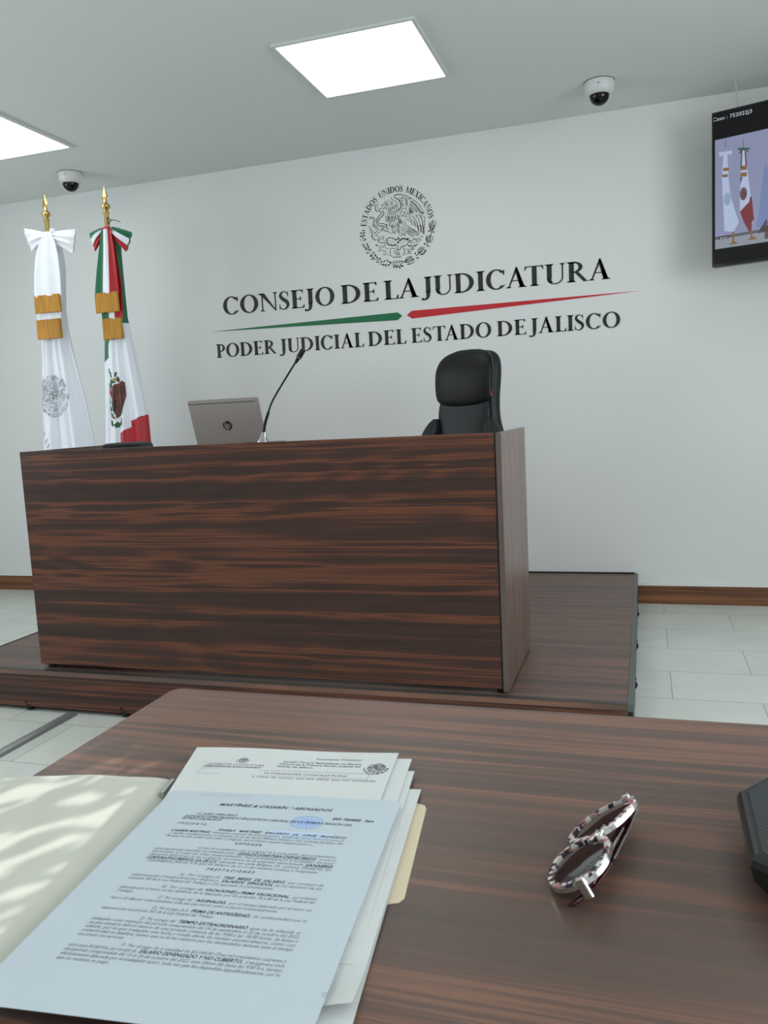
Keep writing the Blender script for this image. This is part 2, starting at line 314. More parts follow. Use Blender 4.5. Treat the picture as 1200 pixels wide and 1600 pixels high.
EMB = "7 51 342 15 346 -12 342 -21 330 -13 315 13 300 34 283 46 258;5 -50 326 -58 308 -47 297 -28 292 -6 277 6 259;7 -162 205 -144 218 -121 217 -113 208 -127 197;6 -199 193 -203 210 -184 222 -166 216;7 -208 198 -202 183 -182 172 -168 183;7 -163 187 -149 162 -154 142 -185 121 -213 99 -225 80 -224 63 -207 48 -162 45 -135 32 -125 6;7 -174 161 -211 136 -235 110 -244 78 -238 48 -212 25 -163 16 -146 6;8 -238 264 -252 245 -251 220 -243 193 -221 189;4 -216 278 -223 254 -229 226;3 -225 213 -207 219;5 -138 242 -128 292;5 -119 248 -112 294;5 -106 228 -99 270;5 -92 300 -84 281;5 -82 243 -43 244;5 -73 277 -31 266;5 -69 260 -38 254;5 -125 234 -97 247;5 -84 221 -97 193 -95 184 -91 180 -86 180 -78 184 -65 213;5 -61 225 -70 195 -67 187 -62 183 -57 183 -50 189 -41 219;5 -32 236 -37 205 -33 196 -28 193 -23 194 -17 201 -12 232;5 -2 252 -4 221 1 213 6 210 11 211 17 218 18 250;5 -92 183 -107 152 -105 142 -100 138 -94 138 -85 143 -71 173;5 -63 176 -68 142 -64 132 -58 129 -52 130 -45 137 -40 171;5 -27 179 -29 144 -23 135 -18 132 -12 134 -6 142 -4 176;5 5 202 4 167 9 158 15 155 20 157 27 165 28 199;6 -130 128 -129 74 -122 64 -116 61 -109 63 -103 72 -104 127;6 -93 121 -91 59 -85 49 -78 46 -72 49 -66 58 -67 120;6 -52 117 -51 67 -44 57 -37 54 -31 56 -25 65 -26 115;6 -15 125 -14 87 -7 78 -1 75 6 77 12 86 11 123;6 13 126 14 100 20 91 27 88 33 90 39 99 39 124;3 -112 125 -114 83;3 -83 121 -81 71;3 -45 117 -43 75;3 -103 45 -74 -4;3 -76 42 -47 -7;3 -49 39 -20 -10;3 -23 36 6 -13;3 4 33 33 -16;5 -330 121 -320 137 -297 132 -275 123 -260 105 -268 76 -273 56 -260 34 -240 15;5 -285 116 -275 94 -289 62 -288 37 -281 19;4 -327 135 -326 112;4 -312 134 -311 111;4 -297 132 -296 109;6 13 343 57 341 101 328 144 306 182 285 160 277 134 287;10 11 304 36 284 53 254 58 220 50 192 31 170;5 197 271 254 225 291 168 317 111;5 177 263 236 203 269 154 295 112 310 102;6 163 257 227 200 264 142 284 111 308 101;6 162 232 200 195 234 158 250 130 238 121 216 148 182 185 155 217;4 147 197 193 130;4 150 181 183 125;4 153 165 173 120;4 156 149 163 115;5 149 165 181 121 191 117 196 117 200 122 199 131 167 176;5 115 140 141 107 150 103 156 104 159 108 158 118 133 151;5 83 109 103 87 112 84 118 86 120 90 118 99 98 121;6 71 297 75 294 85 294 90 296 91 302 87 311 83 313;6 101 285 105 282 116 282 121 284 121 290 117 299 113 301;6 109 264 113 261 123 260 128 263 129 268 125 277 121 280;6 115 235 119 233 129 234 134 238 134 243 128 251 123 254;6 114 205 119 205 128 209 130 213 128 219 120 225 115 226;6 103 167 108 167 116 173 118 178 114 183 105 188 100 188;6 88 126 93 127 100 133 100 139 96 144 86 147 82 146;6 62 96 67 97 74 104 74 109 70 114 60 117 56 116;4 97 265 137 254;4 101 240 135 227;4 69 315 95 302;5 105 64 145 47 166 28;5 140 81 167 51 197 31 209 5;10 205 22 213 -24;5 178 99 207 59 228 28 239 -7 246 -40;5 222 106 247 58 263 24 270 -10 275 -44;7 262 106 282 62 302 27 301 -47;5 316 83 329 49 328 -9 318 -48;4 204 88 216 74;4 240 100 252 78;6 285 93 295 69;9 274 -23 277 -44;9 245 -20 249 -41;4 147 90 168 80;6 236 10 242 -40;3 9 86 33 33;3 22 80 39 33;3 35 75 45 32;3 48 69 51 31;3 61 63 58 31;5 28 77 35 28 40 21 45 20 50 22 54 29 47 78;5 1 48 5 7 10 0 15 -2 20 0 24 7 20 48;5 87 52 101 17 99 -24;4 69 38 75 -13;7 -238 50 -217 28 -163 17 -145 10;7 -124 37 -123 8 -138 -15;7 -161 -27 -144 -44 -121 -38 -108 -6;5 -202 -37 -192 -9 -173 1;5 -175 -32 -175 -3;7 -162 0 -161 -25;4 -191 -39 -183 -19;5 -288 56 -280 30 -254 2 -247 -28 -225 -51 -207 -53;5 -270 54 -262 34 -236 8 -218 -29;4 -339 -7 -309 10;3 -329 6 -314 0;5 -297 -27 -300 -36 -307 -41 -314 -40 -320 -34 -322 -25 -319 -16 -313 -11 -305 -12 -299 -18 -297 -27;6 -275 -40 -257 -54 -235 -80 -239 -96;8 -297 -50 -314 -79 -297 -108 -275 -125 -248 -128;7 -205 -98 -228 -112 -235 -153 -195 -168 -143 -169;4 -225 -118 -226 -152;5 -163 -113 -166 -123 -172 -128 -180 -127 -186 -120 -187 -110 -184 -100 -178 -94 -171 -95 -165 -102 -163 -113;3 -155 -97 -150 -85;10 -121 -123 -132 -149 -128 -183 -102 -199 -48 -209 -17 -199;6 -121 -123 -80 -124 -49 -135 -26 -157;7 -8 -200 -12 -225 -13 -258 21 -266;4 -245 -188 -247 -194 -253 -198 -261 -197 -266 -192 -268 -186 -266 -180 -259 -176 -252 -177 -247 -182 -245 -188;4 -150 -200 -152 -205 -158 -208 -165 -208 -170 -203 -172 -197 -169 -192 -164 -189 -157 -189 -152 -194 -150 -200;4 -215 -249 -218 -256 -224 -259 -231 -258 -237 -254 -239 -247 -236 -241 -230 -237 -223 -238 -217 -243 -215 -249;4 -156 -298 -159 -304 -165 -308 -172 -307 -178 -303 -180 -296 -177 -290 -171 -286 -164 -287 -158 -292 -156 -298;4 -264 -181 -247 -194;5 -229 -195 -198 -209 -162 -226;5 -229 -210 -203 -233;5 -148 -223 -120 -245;5 -204 -251 -168 -259 -151 -269 -145 -284;5 -143 -301 -121 -305;6 -30 -247 -99 -239 -98 -287 -99 -320 -90 -327 -77 -323;5 -51 -262 -43 -288 -25 -328;5 -29 -265 -17 -295 -3 -330;5 -3 -284 15 -324;7 -73 -340 17 -346;5 -410 -128 -418 -97 -421 -30;5 -418 -97 -441 -61;5 -342 -257 -363 -225 -404 -183;5 -354 -231 -360 -171;5 -233 -363 -258 -325 -296 -270;5 -237 -356 -282 -343 -309 -336;5 -239 -398 -176 -409 -122 -419 -94 -405;8 -121 -385 -85 -401 -44 -389;15 -70 -457 -37 -429;13 -41 -464 -8 -438;11 -25 -386 -25 -412;8 3 -385 2 -414;7 -77 -425 -45 -410;4 -99 30 -63 -15;4 -77 15 -46 -26;4 -55 25 -28 -19;4 -33 10 -10 -30;4 -10 20 8 -23;4 12 5 25 -34;4 -92 -50 -93 -61 -85 -73 -78 -77 -70 -75 -61 -64 -61 -54;6 -54 -45 -45 -72 -38 -78 -33 -79 -29 -76 -26 -68 -35 -40;6 -56 4 -48 -13;4 -13 -42 12 -78;4 6 -27 30 -76;6 115 -7 179 -55 235 -94 260 -116 242 -128 220 -124;5 123 -32 221 -122;5 114 -44 190 -108;5 126 -66 185 -130;5 100 -50 167 -132;5 97 -67 141 -121;5 171 -54 238 -115;5 202 -132 167 -132;10 209 -1 213 -26;11 236 -16 250 -55 254 -88;12 274 -16 281 -58 282 -102;7 300 -11 309 -57;14 311 -49 309 -123;6 324 -14 317 -62;7 173 3 178 -6;14 25 -164 51 -148 82 -147 108 -167 127 -157;8 22 -266 33 -238 56 -230 96 -224 119 -204 124 -183;7 -18 -262 22 -266;6 150 -209 167 -178 183 -169 196 -164 218 -175;9 114 -226 144 -238 206 -240 240 -221;6 256 -185 252 -195 242 -200 231 -199 222 -192 219 -181 223 -172 233 -166 244 -167 253 -175 256 -185;4 257 -148 273 -169;5 92 -269 140 -273;7 154 -261 174 -258 194 -265;9 151 -275 187 -278;5 150 -313 147 -320 140 -324 131 -323 124 -318 122 -310 125 -302 132 -298 141 -299 148 -305 150 -313;5 89 -318 114 -321;6 111 -286 115 -299 138 -282;7 50 -248 72 -250 72 -292 73 -325 59 -332 51 -323;5 -19 -287 -2 -326;5 1 -285 20 -328;7 -22 -343 36 -347;6 397 -96 381 -61 376 -28 386 3;6 401 -96 402 -47 413 17;6 406 -97 423 -58 424 7 437 18;6 410 -97 442 -64 454 -21 452 8;6 391 -83 392 -14;6 415 -90 435 -35;7 402 -92 396 -141;6 348 -222 334 -196 337 -163 356 -141;6 355 -221 352 -181 378 -143;6 361 -219 372 -183 386 -144;6 370 -224 384 -193 398 -137;6 378 -229 406 -199 423 -160;6 340 -209 346 -156;7 352 -222 336 -252;7 235 -326 232 -292 276 -256;7 242 -331 257 -291 293 -266;7 251 -331 274 -297 313 -268;7 259 -330 287 -306 316 -287;7 263 -349 298 -345 333 -303;7 254 -344 290 -336 327 -298;8 246 -329 205 -358;8 72 -396 107 -362 161 -353;8 76 -401 120 -376 169 -365;8 83 -404 128 -392 188 -383;8 82 -414 122 -414 186 -389;8 104 -435 144 -433 191 -413;8 99 -439 126 -439;9 16 -391 69 -408 91 -417;15 12 -434 50 -457;15 -5 -455 21 -469;8 3 -385 4 -414;8 22 -412 42 -422;11 -27 -449 -8 -434;8 -24 -387 -23 -412;4 48 -11 52 -51 58 -59 64 -61 69 -58 74 -50 70 -11;4 2 -27 7 -63 13 -70 19 -72 24 -70 28 -62 23 -26;4 71 -65 73 -101 79 -109 84 -111 88 -109 93 -102 90 -65;4 20 -81 24 -106 32 -116 39 -118 45 -115 50 -105 47 -80;3 50 -74 57 -112;3 72 -76 72 -118;0 -178 240 -163 238 -145 274;0 163 295 192 286 165 280;0 306 117 331 102 305 100;0 56 288 49 292 46 303 49 309 56 305 59 295;0 72 262 66 266 62 276 66 283 72 278 76 268;0 78 232 71 236 67 247 71 253 78 249 81 239;0 83 211 76 215 73 226 76 232 83 228 87 217;0 84 174 77 178 73 189 77 195 84 191 87 180;0 65 148 58 152 54 162 58 168 65 164 68 154;0 50 129 44 133 40 143 43 150 50 145 54 135;0 159 33 172 30 184 -7;0 -326 21 -333 21 -340 27 -339 34 -332 34 -326 28;0 -282 -43 -273 -31 -264 -46;0 -320 -79 -306 -68 -307 -88;0 -270 -72 -274 -74 -280 -74 -283 -70 -280 -67 -273 -68;0 -253 -84 -256 -87 -262 -86 -265 -83 -262 -80 -256 -80;0 -274 -92 -277 -95 -283 -94 -286 -91 -283 -88 -277 -89;0 -198 -128 -202 -130 -208 -130 -211 -126 -208 -123 -201 -124;0 -174 -150 -178 -153 -184 -152 -187 -148 -184 -146 -177 -146;0 -147 -150 -151 -153 -157 -152 -160 -148 -157 -146 -150 -146;0 -137 -134 -141 -137 -147 -136 -150 -133 -147 -130 -140 -131;0 -87 -156 -90 -159 -96 -159 -99 -155 -96 -152 -90 -153;0 -62 -157 -65 -160 -72 -159 -75 -156 -71 -153 -65 -153;0 -101 -169 -104 -172 -110 -172 -113 -168 -110 -165 -104 -166;0 -75 -183 -78 -186 -84 -185 -87 -181 -84 -178 -78 -179;0 -52 -175 -55 -178 -61 -177 -64 -173 -61 -171 -55 -171;0 -23 -178 -26 -181 -32 -180 -35 -177 -32 -174 -26 -174;0 -87 -123 -95 -125 -103 -120 -104 -112 -96 -111 -88 -116;0 -47 -136 -55 -138 -63 -132 -64 -125 -56 -123 -48 -129;0 -65 -215 -72 -217 -81 -212 -82 -205 -74 -203 -66 -208;0 -100 -203 -108 -205 -116 -200 -117 -192 -109 -190 -101 -196;0 -31 -217 -39 -219 -47 -213 -48 -206 -40 -204 -32 -210;0 -12 -159 -22 -156 -28 -144 -25 -136 -15 -139 -8 -150;0 15 -149 5 -146 -1 -135 3 -126 13 -129 19 -141;0 11 -192 1 -189 -5 -178 -2 -169 8 -172 15 -184;0 30 -174 20 -171 13 -159 17 -151 27 -153 33 -165;0 -391 -3 -399 -10 -415 -11 -424 -5 -417 2 -401 3;0 -385 -24 -390 -33 -404 -39 -415 -36 -411 -27 -396 -21;0 -423 -26 -429 -34 -445 -38 -455 -33 -449 -25 -433 -22;0 -390 -65 -400 -69 -416 -65 -422 -56 -413 -52 -397 -57;0 -430 -70 -441 -72 -456 -65 -461 -56 -450 -53 -435 -60;0 -384 -94 -382 -104 -391 -116 -402 -119 -403 -109 -394 -96;0 -405 -166 -413 -172 -430 -170 -438 -163 -429 -157 -413 -159;0 -395 -196 -406 -197 -420 -188 -423 -178 -412 -177 -398 -186;0 -363 -177 -373 -173 -381 -159 -378 -150 -368 -154 -361 -168;0 -353 -208 -364 -204 -371 -190 -368 -180 -358 -184 -351 -198;0 -382 -232 -392 -228 -400 -214 -397 -204 -387 -209 -380 -223;0 -320 -235 -331 -238 -346 -231 -350 -222 -340 -219 -325 -226;0 -355 -265 -365 -269 -381 -265 -388 -256 -378 -252 -362 -256;0 -291 -278 -301 -276 -311 -263 -311 -253 -300 -256 -290 -268;0 -315 -299 -326 -298 -338 -287 -339 -277 -328 -278 -316 -289;0 -314 -307 -324 -311 -340 -307 -346 -298 -337 -294 -321 -298;0 -271 -284 -268 -294 -274 -307 -284 -311 -287 -301 -281 -288;0 -288 -331 -299 -332 -312 -323 -315 -313 -305 -313 -291 -322;0 -301 -340 -311 -344 -327 -340 -333 -331 -324 -327 -308 -331;0 -251 -339 -261 -334 -268 -320 -266 -311 -256 -315 -248 -329;0 -215 -355 -225 -351 -233 -337 -230 -327 -220 -332 -213 -345;0 -240 -372 -247 -380 -264 -381 -273 -374 -265 -367 -249 -366;0 -194 -372 -198 -381 -213 -387 -223 -384 -219 -375 -205 -369;0 -166 -363 -164 -373 -173 -385 -183 -388 -185 -378 -176 -365;0 -130 -387 -140 -382 -147 -369 -145 -359 -135 -363 -127 -377;0 -98 -405 -108 -403 -118 -390 -117 -380 -107 -383 -97 -395;0 -175 -423 -185 -425 -200 -419 -205 -409 -195 -407 -180 -413;0 -154 -440 -163 -434 -168 -420 -164 -411 -155 -416 -150 -431;0 -114 -411 -112 -420 -121 -433 -131 -435 -133 -425 -124 -413;0 -445 -106 -449 -111 -457 -110 -460 -105 -456 -100 -449 -101;0 -103 -55 -108 -60 -118 -59 -122 -52 -117 -47 -107 -48;0 -55 -39 -62 -39 -69 -32 -69 -25 -62 -25 -55 -32;0 19 -128 21 -138 12 -150 1 -152 -1 -142 8 -130;0 10 -167 14 -177 8 -191 -2 -194 -6 -184 0 -171;0 142 -196 134 -189 132 -174 138 -166 147 -173 149 -188;0 137 -156 129 -162 113 -160 106 -152 114 -146 130 -148;0 60 -178 57 -181 50 -181 47 -177 51 -174 57 -175;0 84 -178 81 -181 75 -180 72 -176 75 -174 81 -174;0 45 -202 42 -205 36 -204 33 -201 36 -198 42 -198;0 76 -203 73 -206 67 -205 64 -202 67 -199 74 -200;0 15 -230 12 -233 5 -232 2 -228 6 -226 12 -226;0 188 -201 184 -203 178 -203 175 -199 179 -196 185 -197;0 210 -203 206 -206 200 -205 197 -202 201 -199 207 -199;0 169 -221 166 -224 160 -224 157 -220 160 -217 166 -218;0 196 -222 192 -225 186 -224 183 -221 186 -218 193 -219;0 206 -168 199 -171 189 -166 187 -159 194 -156 204 -161;0 149 -241 144 -247 135 -246 131 -239 136 -233 144 -234;0 218 -243 213 -249 203 -248 199 -241 204 -235 213 -236;0 299 -156 292 -158 285 -153 284 -146 291 -144 299 -149;0 284 -188 278 -189 271 -185 271 -179 276 -178 283 -182;0 387 -103 378 -107 366 -102 363 -92 372 -88 385 -93;0 439 -117 431 -122 416 -118 410 -109 419 -105 433 -109;0 319 -243 309 -239 305 -227 311 -219 321 -223 325 -235;0 372 -265 363 -269 348 -265 343 -257 351 -253 366 -257;0 206 -339 197 -334 193 -322 198 -314 207 -319 211 -331;0 240 -386 230 -389 216 -383 212 -373 222 -370 236 -376;0 91 -46 86 -42 84 -32 88 -28 93 -32 95 -41;0 87 -116 82 -112 81 -102 85 -98 90 -102 91 -111"
def emblem_polys(s=.0005, minw=0):
    """traced crest: list of 2D polygons, coordinates in metres about its centre"""
    out = []
    for it in EMB.split(';'):
        a = [int(t) for t in it.split()]; wd = a[0]; p = [(a[i]*s, a[i+1]*s) for i in range(1, len(a), 2)]
        if wd: out += ribbon2(p, max(wd*s*1.0, minw))
        else: out.append(p)
    return out
def ring_text(txt, r, h, a0, a1, gap=.09):
    gl = []; x = 0
    for c in txt:
        g, a = glyph(c); a = .5 if c == ' ' else a; gl.append((g, x+a/2, a)); x += a+gap
    tot = x-gap; out = []
    for g, mid, a in gl:
        t = rad(a0+(a1-a0)*mid/tot)
        u = Vector((sin(t), -cos(t))); n = Vector((cos(t), sin(t)))
        for q in g: out.append([tuple(n*(r+py*h)+u*(px-a/2)*h*.92) for px, py in q])
    return out
def text_bm(bm, lines, f, mi=0):
    """lines: (string, x0, x1 or None, baseline y, size, shear, bold) -> flat glyph faces through f((x,y))"""
    for s, x0, x1, y, size, sh, bold in lines:
        cu = bpy.data.curves.new('t', 'FONT'); cu.body = s; cu.size = size; cu.shear = sh; cu.offset = bold; cu.resolution_u = 2
        o = bpy.data.objects.new('t', cu); me = bpy.data.meshes.new_from_object(o)
        if len(me.vertices):
            xs = [v.co.x for v in me.vertices]; lo, hi = min(xs), max(xs); k = 1 if x1 is None else (x1-x0)/(hi-lo)
            vs = [bm.verts.new(f((x0+(v.co.x-lo)*k, y+v.co.y))) for v in me.vertices]
            for p in me.polygons:
                try: bm.faces.new([vs[i] for i in p.vertices]).material_index = mi
                except Exception: pass
        bpy.data.objects.remove(o); bpy.data.curves.remove(cu); bpy.data.meshes.remove(me)

# ------------------------------------------------------------------ room shell
YW, ZC, XL, XR, YB = 4.666, 2.625, -5.3, 2.6, -1.7
struct('floor', box(NB(), XL-.1, XR+.1, YB-.1, YW+.1, -.1, 0), m_floor)
struct('ceiling', box(NB(), XL-.1, XR+.1, YB-.1, YW+.1, ZC, ZC+.1), m_ceil)
struct('wall_back', box(NB(), XL-.1, XR+.1, YW, YW+.1, 0, ZC), m_wall)
def holed(axis, p0, p1, a0, a1, h0, h1, z0, z1):
    bm = NB()
    def bb(u0, u1, v0, v1):
        if axis == 'x': box(bm, p0, p1, u0, u1, v0, v1)
        else: box(bm, u0, u1, p0, p1, v0, v1)
    bb(a0, h0, 0, ZC); bb(h1, a1, 0, ZC); bb(h0, h1, 0, z0); bb(h0, h1, z1, ZC); return bm
struct('wall_left', holed('x', XL-.1, XL, YB, YW, -.2, 2.8, 1.0, 2.3), m_wall)
struct('wall_right', holed('x', XR, XR+.1, YB, YW, -.5, 2.5, 1.0, 2.3), m_wall)
SX, SZ = -.155, 1.975
struct('wall_rear', holed('y', YB-.1, YB, XL-.1, XR+.1, SX-.155, SX+.155, SZ-.2, SZ+.2), m_wall)
def window(n, axis, p, a0, a1, z0, z1, mull):
    fr = NB(); t = .04
    def bb(bm, u0, u1, v0, v1, d):
        if axis == 'x': box(bm, p-d, p+d, u0, u1, v0, v1)
        else: box(bm, u0, u1, p-d, p+d, v0, v1)
    bb(fr, a0, a1, z0, z0+t, .03); bb(fr, a0, a1, z1-t, z1, .03); bb(fr, a0, a0+t, z0+t, z1-t, .03); bb(fr, a1-t, a1, z0+t, z1-t, .03)
    for k in range(1, mull): x = a0+(a1-a0)*k/mull; bb(fr, x-.02, x+.02, z0+t, z1-t, .03)
    f = struct(n, fr, m_frame); g = NB(); bb(g, a0+t, a1-t, z0+t, z1-t, .003); tag(obj('pane', g, m_pane, f), kind='structure')
window('window_1', 'x', XR+.05, -.5, 2.5, 1.0, 2.3, 3)
window('window_3', 'x', XL-.05, -.2, 2.8, 1.0, 2.3, 3)
window('added_sun_window', 'y', YB-.05, SX-.155, SX+.155, SZ-.2, SZ+.2, 1)  # added unseen opening, sized so its sunbeam falls on the folder's left cover
# baseboard (set back under the wall lining) with the pale drip edge above it
PX0, PX1, PY0, PY1, PZ = -2.745, -.043, 2.583, YW-.02, .171
for nm, a, c in (('baseboard_back', XL, XR),):
    struct(nm, box(NB(), a, c, YW-.012, YW, 0, .102), m_base)
    struct('trim_1', box(NB(), a, c, YW-.014, YW, .102, .121), mat('wall_edge_strip', (.74, .76, .74), .5))
struct('baseboard_left', box(NB(), XL, XL+.012, YB, YW-.014, 0, .102), m_base)

# foliage outside the small rear window: unseen, added so leaf gaps dapple the folder
lf = NB(); rr = random.Random(3)
for k in range(2600):
    c = Vector((SX-.35+rr.random()*.75, YB-.42-rr.random()*.30, SZ-.18+rr.random()*.78)) - Vector((.08, 0, 0))
    u = Vector((.8+rr.uniform(-.35, .35), rr.uniform(-.3, .3), .55+rr.uniform(-.35, .35))).normalized(); v = u.cross(Vector((0, 1, .3))).normalized()
    l, ww = rr.uniform(.018, .036), rr.uniform(.0035, .0065)
    p = [c-u*l, c-u*l*.3+v*ww, c+u*l*.4+v*ww*.8, c+u*l, c+u*l*.4-v*ww*.8, c-u*l*.3-v*ww]
    lf.faces.new([lf.verts.new(q) for q in p])
tr = thing('dapple_shrub', 'added leafy shrub, unseen, dappling the sun outside the small rear window', 'shrub', (SX-.2, YB-.6, 0))
o = obj('dapple_leaves', lf, mat('leaf_green', (.05, .14, .03), .5), tr, smooth='keep'); o.location = (-(SX-.2), -(YB-.6), 0); o['kind'] = 'stuff'
obj('stem', tube(NB(), [(0, 0, 0), (.02, .03, 1.1), (-.03, .02, 1.9), (.05, 0, 2.4)], [.03, .022, .014, .006]), mat('bark', (.10, .07, .045), .8), tr, smooth=True)

# ------------------------------------------------------------------ ceiling: LED panels and dome cameras
def led(x, y, label):
    t = thing('ceiling_light', label, 'ceiling light', (x, y, ZC), group='square LED panels in the ceiling')
    f = NB(); s, q = .302, .288
    for a in ((-s, s, -s, -q), (-s, s, q, s), (-s, -q, -q, q), (q, s, -q, q)): box(f, a[0], a[1], a[2], a[3], -.012, -.0005)
    obj('frame', f, m_frame, t); obj('diffuser', box(NB(), -q, q, -q, q, -.008, -.0005), m_panel, t)
led(-1.127, 3.545, 'bright square LED panel in the ceiling, the whole one near the middle')
led(-3.205, 3.60, 'bright square LED panel in the ceiling, cut off by the left edge')
for x, y, wd in ((.95, 3.545, 'front right'), (-3.205, 1.2, 'middle left'), (-1.127, 1.2, 'middle centre'), (.95, 1.2, 'middle right'), (-3.2, -.9, 'rear left'), (-1.127, -.9, 'rear centre'), (.95, -.9, 'rear right')):
    led(x, y, 'bright square LED panel in the ceiling, %s of the room, outside the frame' % wd)
def domecam(x, y, label, rz):
    t = thing('dome_camera', label, 'security camera', (x, y, ZC), rz, group='dome security cameras on the ceiling')
    obj('housing', lathe(NB(), [(.0, 0), (.069, 0), (.070, -.006), (.068, -.040), (.064, -.047), (.057, -.056), (.050, -.061), (.0, -.061)], 40), mat('camera_white', (.66, .68, .68), .4), t, smooth=True)
    obj('gasket', lathe(NB(), [(.0, .0), (.0715, -.0002), (.0715, -.0022), (0, -.0022)], 40), m_rubber, t)
    prof = [(.046, -.059)]+[(.046*cos(rad(a)), -.062-.045*sin(rad(a))) for a in range(0, 90, 10)]+[(.001, -.107)]
    obj('dome', lathe(NB(), prof, 36), m_dome, t, smooth=True)
    s = lathe(NB(), [(0, 0), (.003, 0), (.003, .002), (0, .002)], 10); s.transform(Matrix.Translation((0, -.0675, -.026)) @ Matrix.Rotation(rad(90), 4, 'X'))
    obj('screw', s, m_black, t)
domecam(-.187, 4.235, 'white dome security camera on the ceiling beside the television', 0)
domecam(-3.235, 4.29, 'white dome security camera on the ceiling above the flags', .3)

# ------------------------------------------------------------------ wall lettering
def wf(p): return (p[0], YW-.0025, p[1])
TH = (0, .0024, 0)
def sign_word(words, z0, h, label, name, cat='sign', m=m_vinyl):
    bm = NB()
    for wd, a, c in words: polys_to_bm(bm, word_polys(wd, a, c, z0, h), wf, TH)
    return tag(obj(name, bm, m, smooth='keep'), label, cat)
H1, Z1 = .107, 1.772
L1 = [('CONSEJO', -2.484, -1.745), ('DE', -1.704, -1.471), ('LA', -1.436, -1.227), ('JUDICATURA', -1.212, -.165)]
L2 = [('PODER', -2.553, -2.139), ('JUDICIAL', -2.122, -1.574), ('DEL', -1.549, -1.314), ('ESTADO', -1.283, -.816), ('DE', -.784, -.620), ('JALISCO', -.605, -.118)]
sign_word(L1, Z1, H1, 'large black serif words CONSEJO DE LA JUDICATURA on the wall', 'wall_lettering')
sign_word(L2, 1.5145, .083, 'smaller black serif words PODER JUDICIAL DEL ESTADO DE JALISCO on the wall', 'wall_lettering')
bm = NB(); extr(bm, [wf(p) for p in ((-2.581, 1.6775), (-1.361, 1.651), (-1.332, 1.673), (-1.359, 1.695))], TH)
tag(obj('tapering_stripe', bm, m_vinylg, smooth='keep'), 'green tapering stripe pointing left between the two lines of lettering', 'wall stripe')
bm = NB(); extr(bm, [wf(p) for p in ((-.018, 1.695), (-1.273, 1.697), (-1.304, 1.675), (-1.274, 1.653))], TH)
tag(obj('tapering_stripe', bm, m_vinylr, smooth='keep'), 'red tapering stripe pointing right between the two lines of lettering', 'wall stripe')
ECX, ECZ = -1.338, 2.178
bm = NB(); polys_to_bm(bm, emblem_polys(), lambda p: (ECX+p[0], YW-.002, ECZ+p[1]), None)
em = tag(obj('wall_emblem', bm, m_vinyl, smooth='keep'), 'round black line-art eagle crest on the wall above the lettering', 'emblem')
bm = NB(); polys_to_bm(bm, ring_text('ESTADOS UNIDOS MEXICANOS', .1875, .033, 174, 6, .16), lambda p: (ECX+p[0], YW-.002, ECZ+p[1]), None)
obj('ring_lettering', bm, m_vinyl, em, smooth='keep')

# ------------------------------------------------------------------ platform
t = thing('platform', 'low dark walnut platform on casters under the judge desk', 'platform', (0, 0, 0))
obj('deck', box(NB(), PX0, PX1-.018, PY0, PY1, PZ-.02, PZ), m_plat, t)
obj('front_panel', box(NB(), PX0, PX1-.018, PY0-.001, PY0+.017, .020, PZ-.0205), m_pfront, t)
bm = NB(); box(bm, PX1-.0175, PX1, PY0, PY1, PZ-.022, PZ+.001); obj('edge_trim', bm, m_trimg, t)
bm = NB(); box(bm, PX1-.017, PX1-.001, PY0+.001, PY1, .03, PZ-.0225); obj('side_panel', bm, m_black, t)
bm = NB(); box(bm, PX0-.012, PX0, PY0, PY1, PZ-.02, PZ+.001); box(bm, PX0-.010, PX0, PY0, PY1, .02, PZ-.02); obj('edge_trim', bm, m_black, t)
obj('edge_trim', box(NB(), PX0, PX1-.018, PY1-.016, PY1, PZ+.0002, PZ+.006), m_black, t)
obj('lip', box(NB(), PX0, PX1-.018, PY0-.002, PY0+.022, PZ+.0002, PZ+.0015), mat('dark_lip', (.035, .032, .030), .4), t)
obj('frame', box(NB(), PX0+.06, PX1-.08, PY0+.06, PY1-.06, .045, PZ-.0205), m_black, t)
def caster(x, y, rz):
    b_ = NB()
    lathe(b_, [(0, -.009), (.017, -.009), (.0185, -.005), (.0185, .005), (.017, .009), (0, .009)], 20)
    b_.transform(Matrix.Rotation(rad(90), 4, 'Y')); b_.transform(Matrix.Translation((0, 0, .0185)))
    b_.transform(Matrix.Translation((x, y, 0)) @ Matrix.Rotation(rz, 4, 'Z'))
    k = obj('caster', b_, m_black, t, smooth=True)
    f = NB(); box(f, -.015, .015, -.012, .012, .034, .044); box(f, -.013, -.011, -.010, .010, .012, .035); box(f, .011, .013, -.010, .010, .012, .035)
    f.transform(Matrix.Translation((x, y, 0)) @ Matrix.Rotation(rz, 4, 'Z')); obj('fork', f, m_black, k)
for x in (-2.379, -1.929, -1.4, -.9, -.4): caster(x, PY0+.012, rad(20))
for y in (3.223, 3.758, 4.342): caster(PX1-.012, y, rad(80))
for y in (3.3, 4.2): caster(PX0+.03, y, 0)

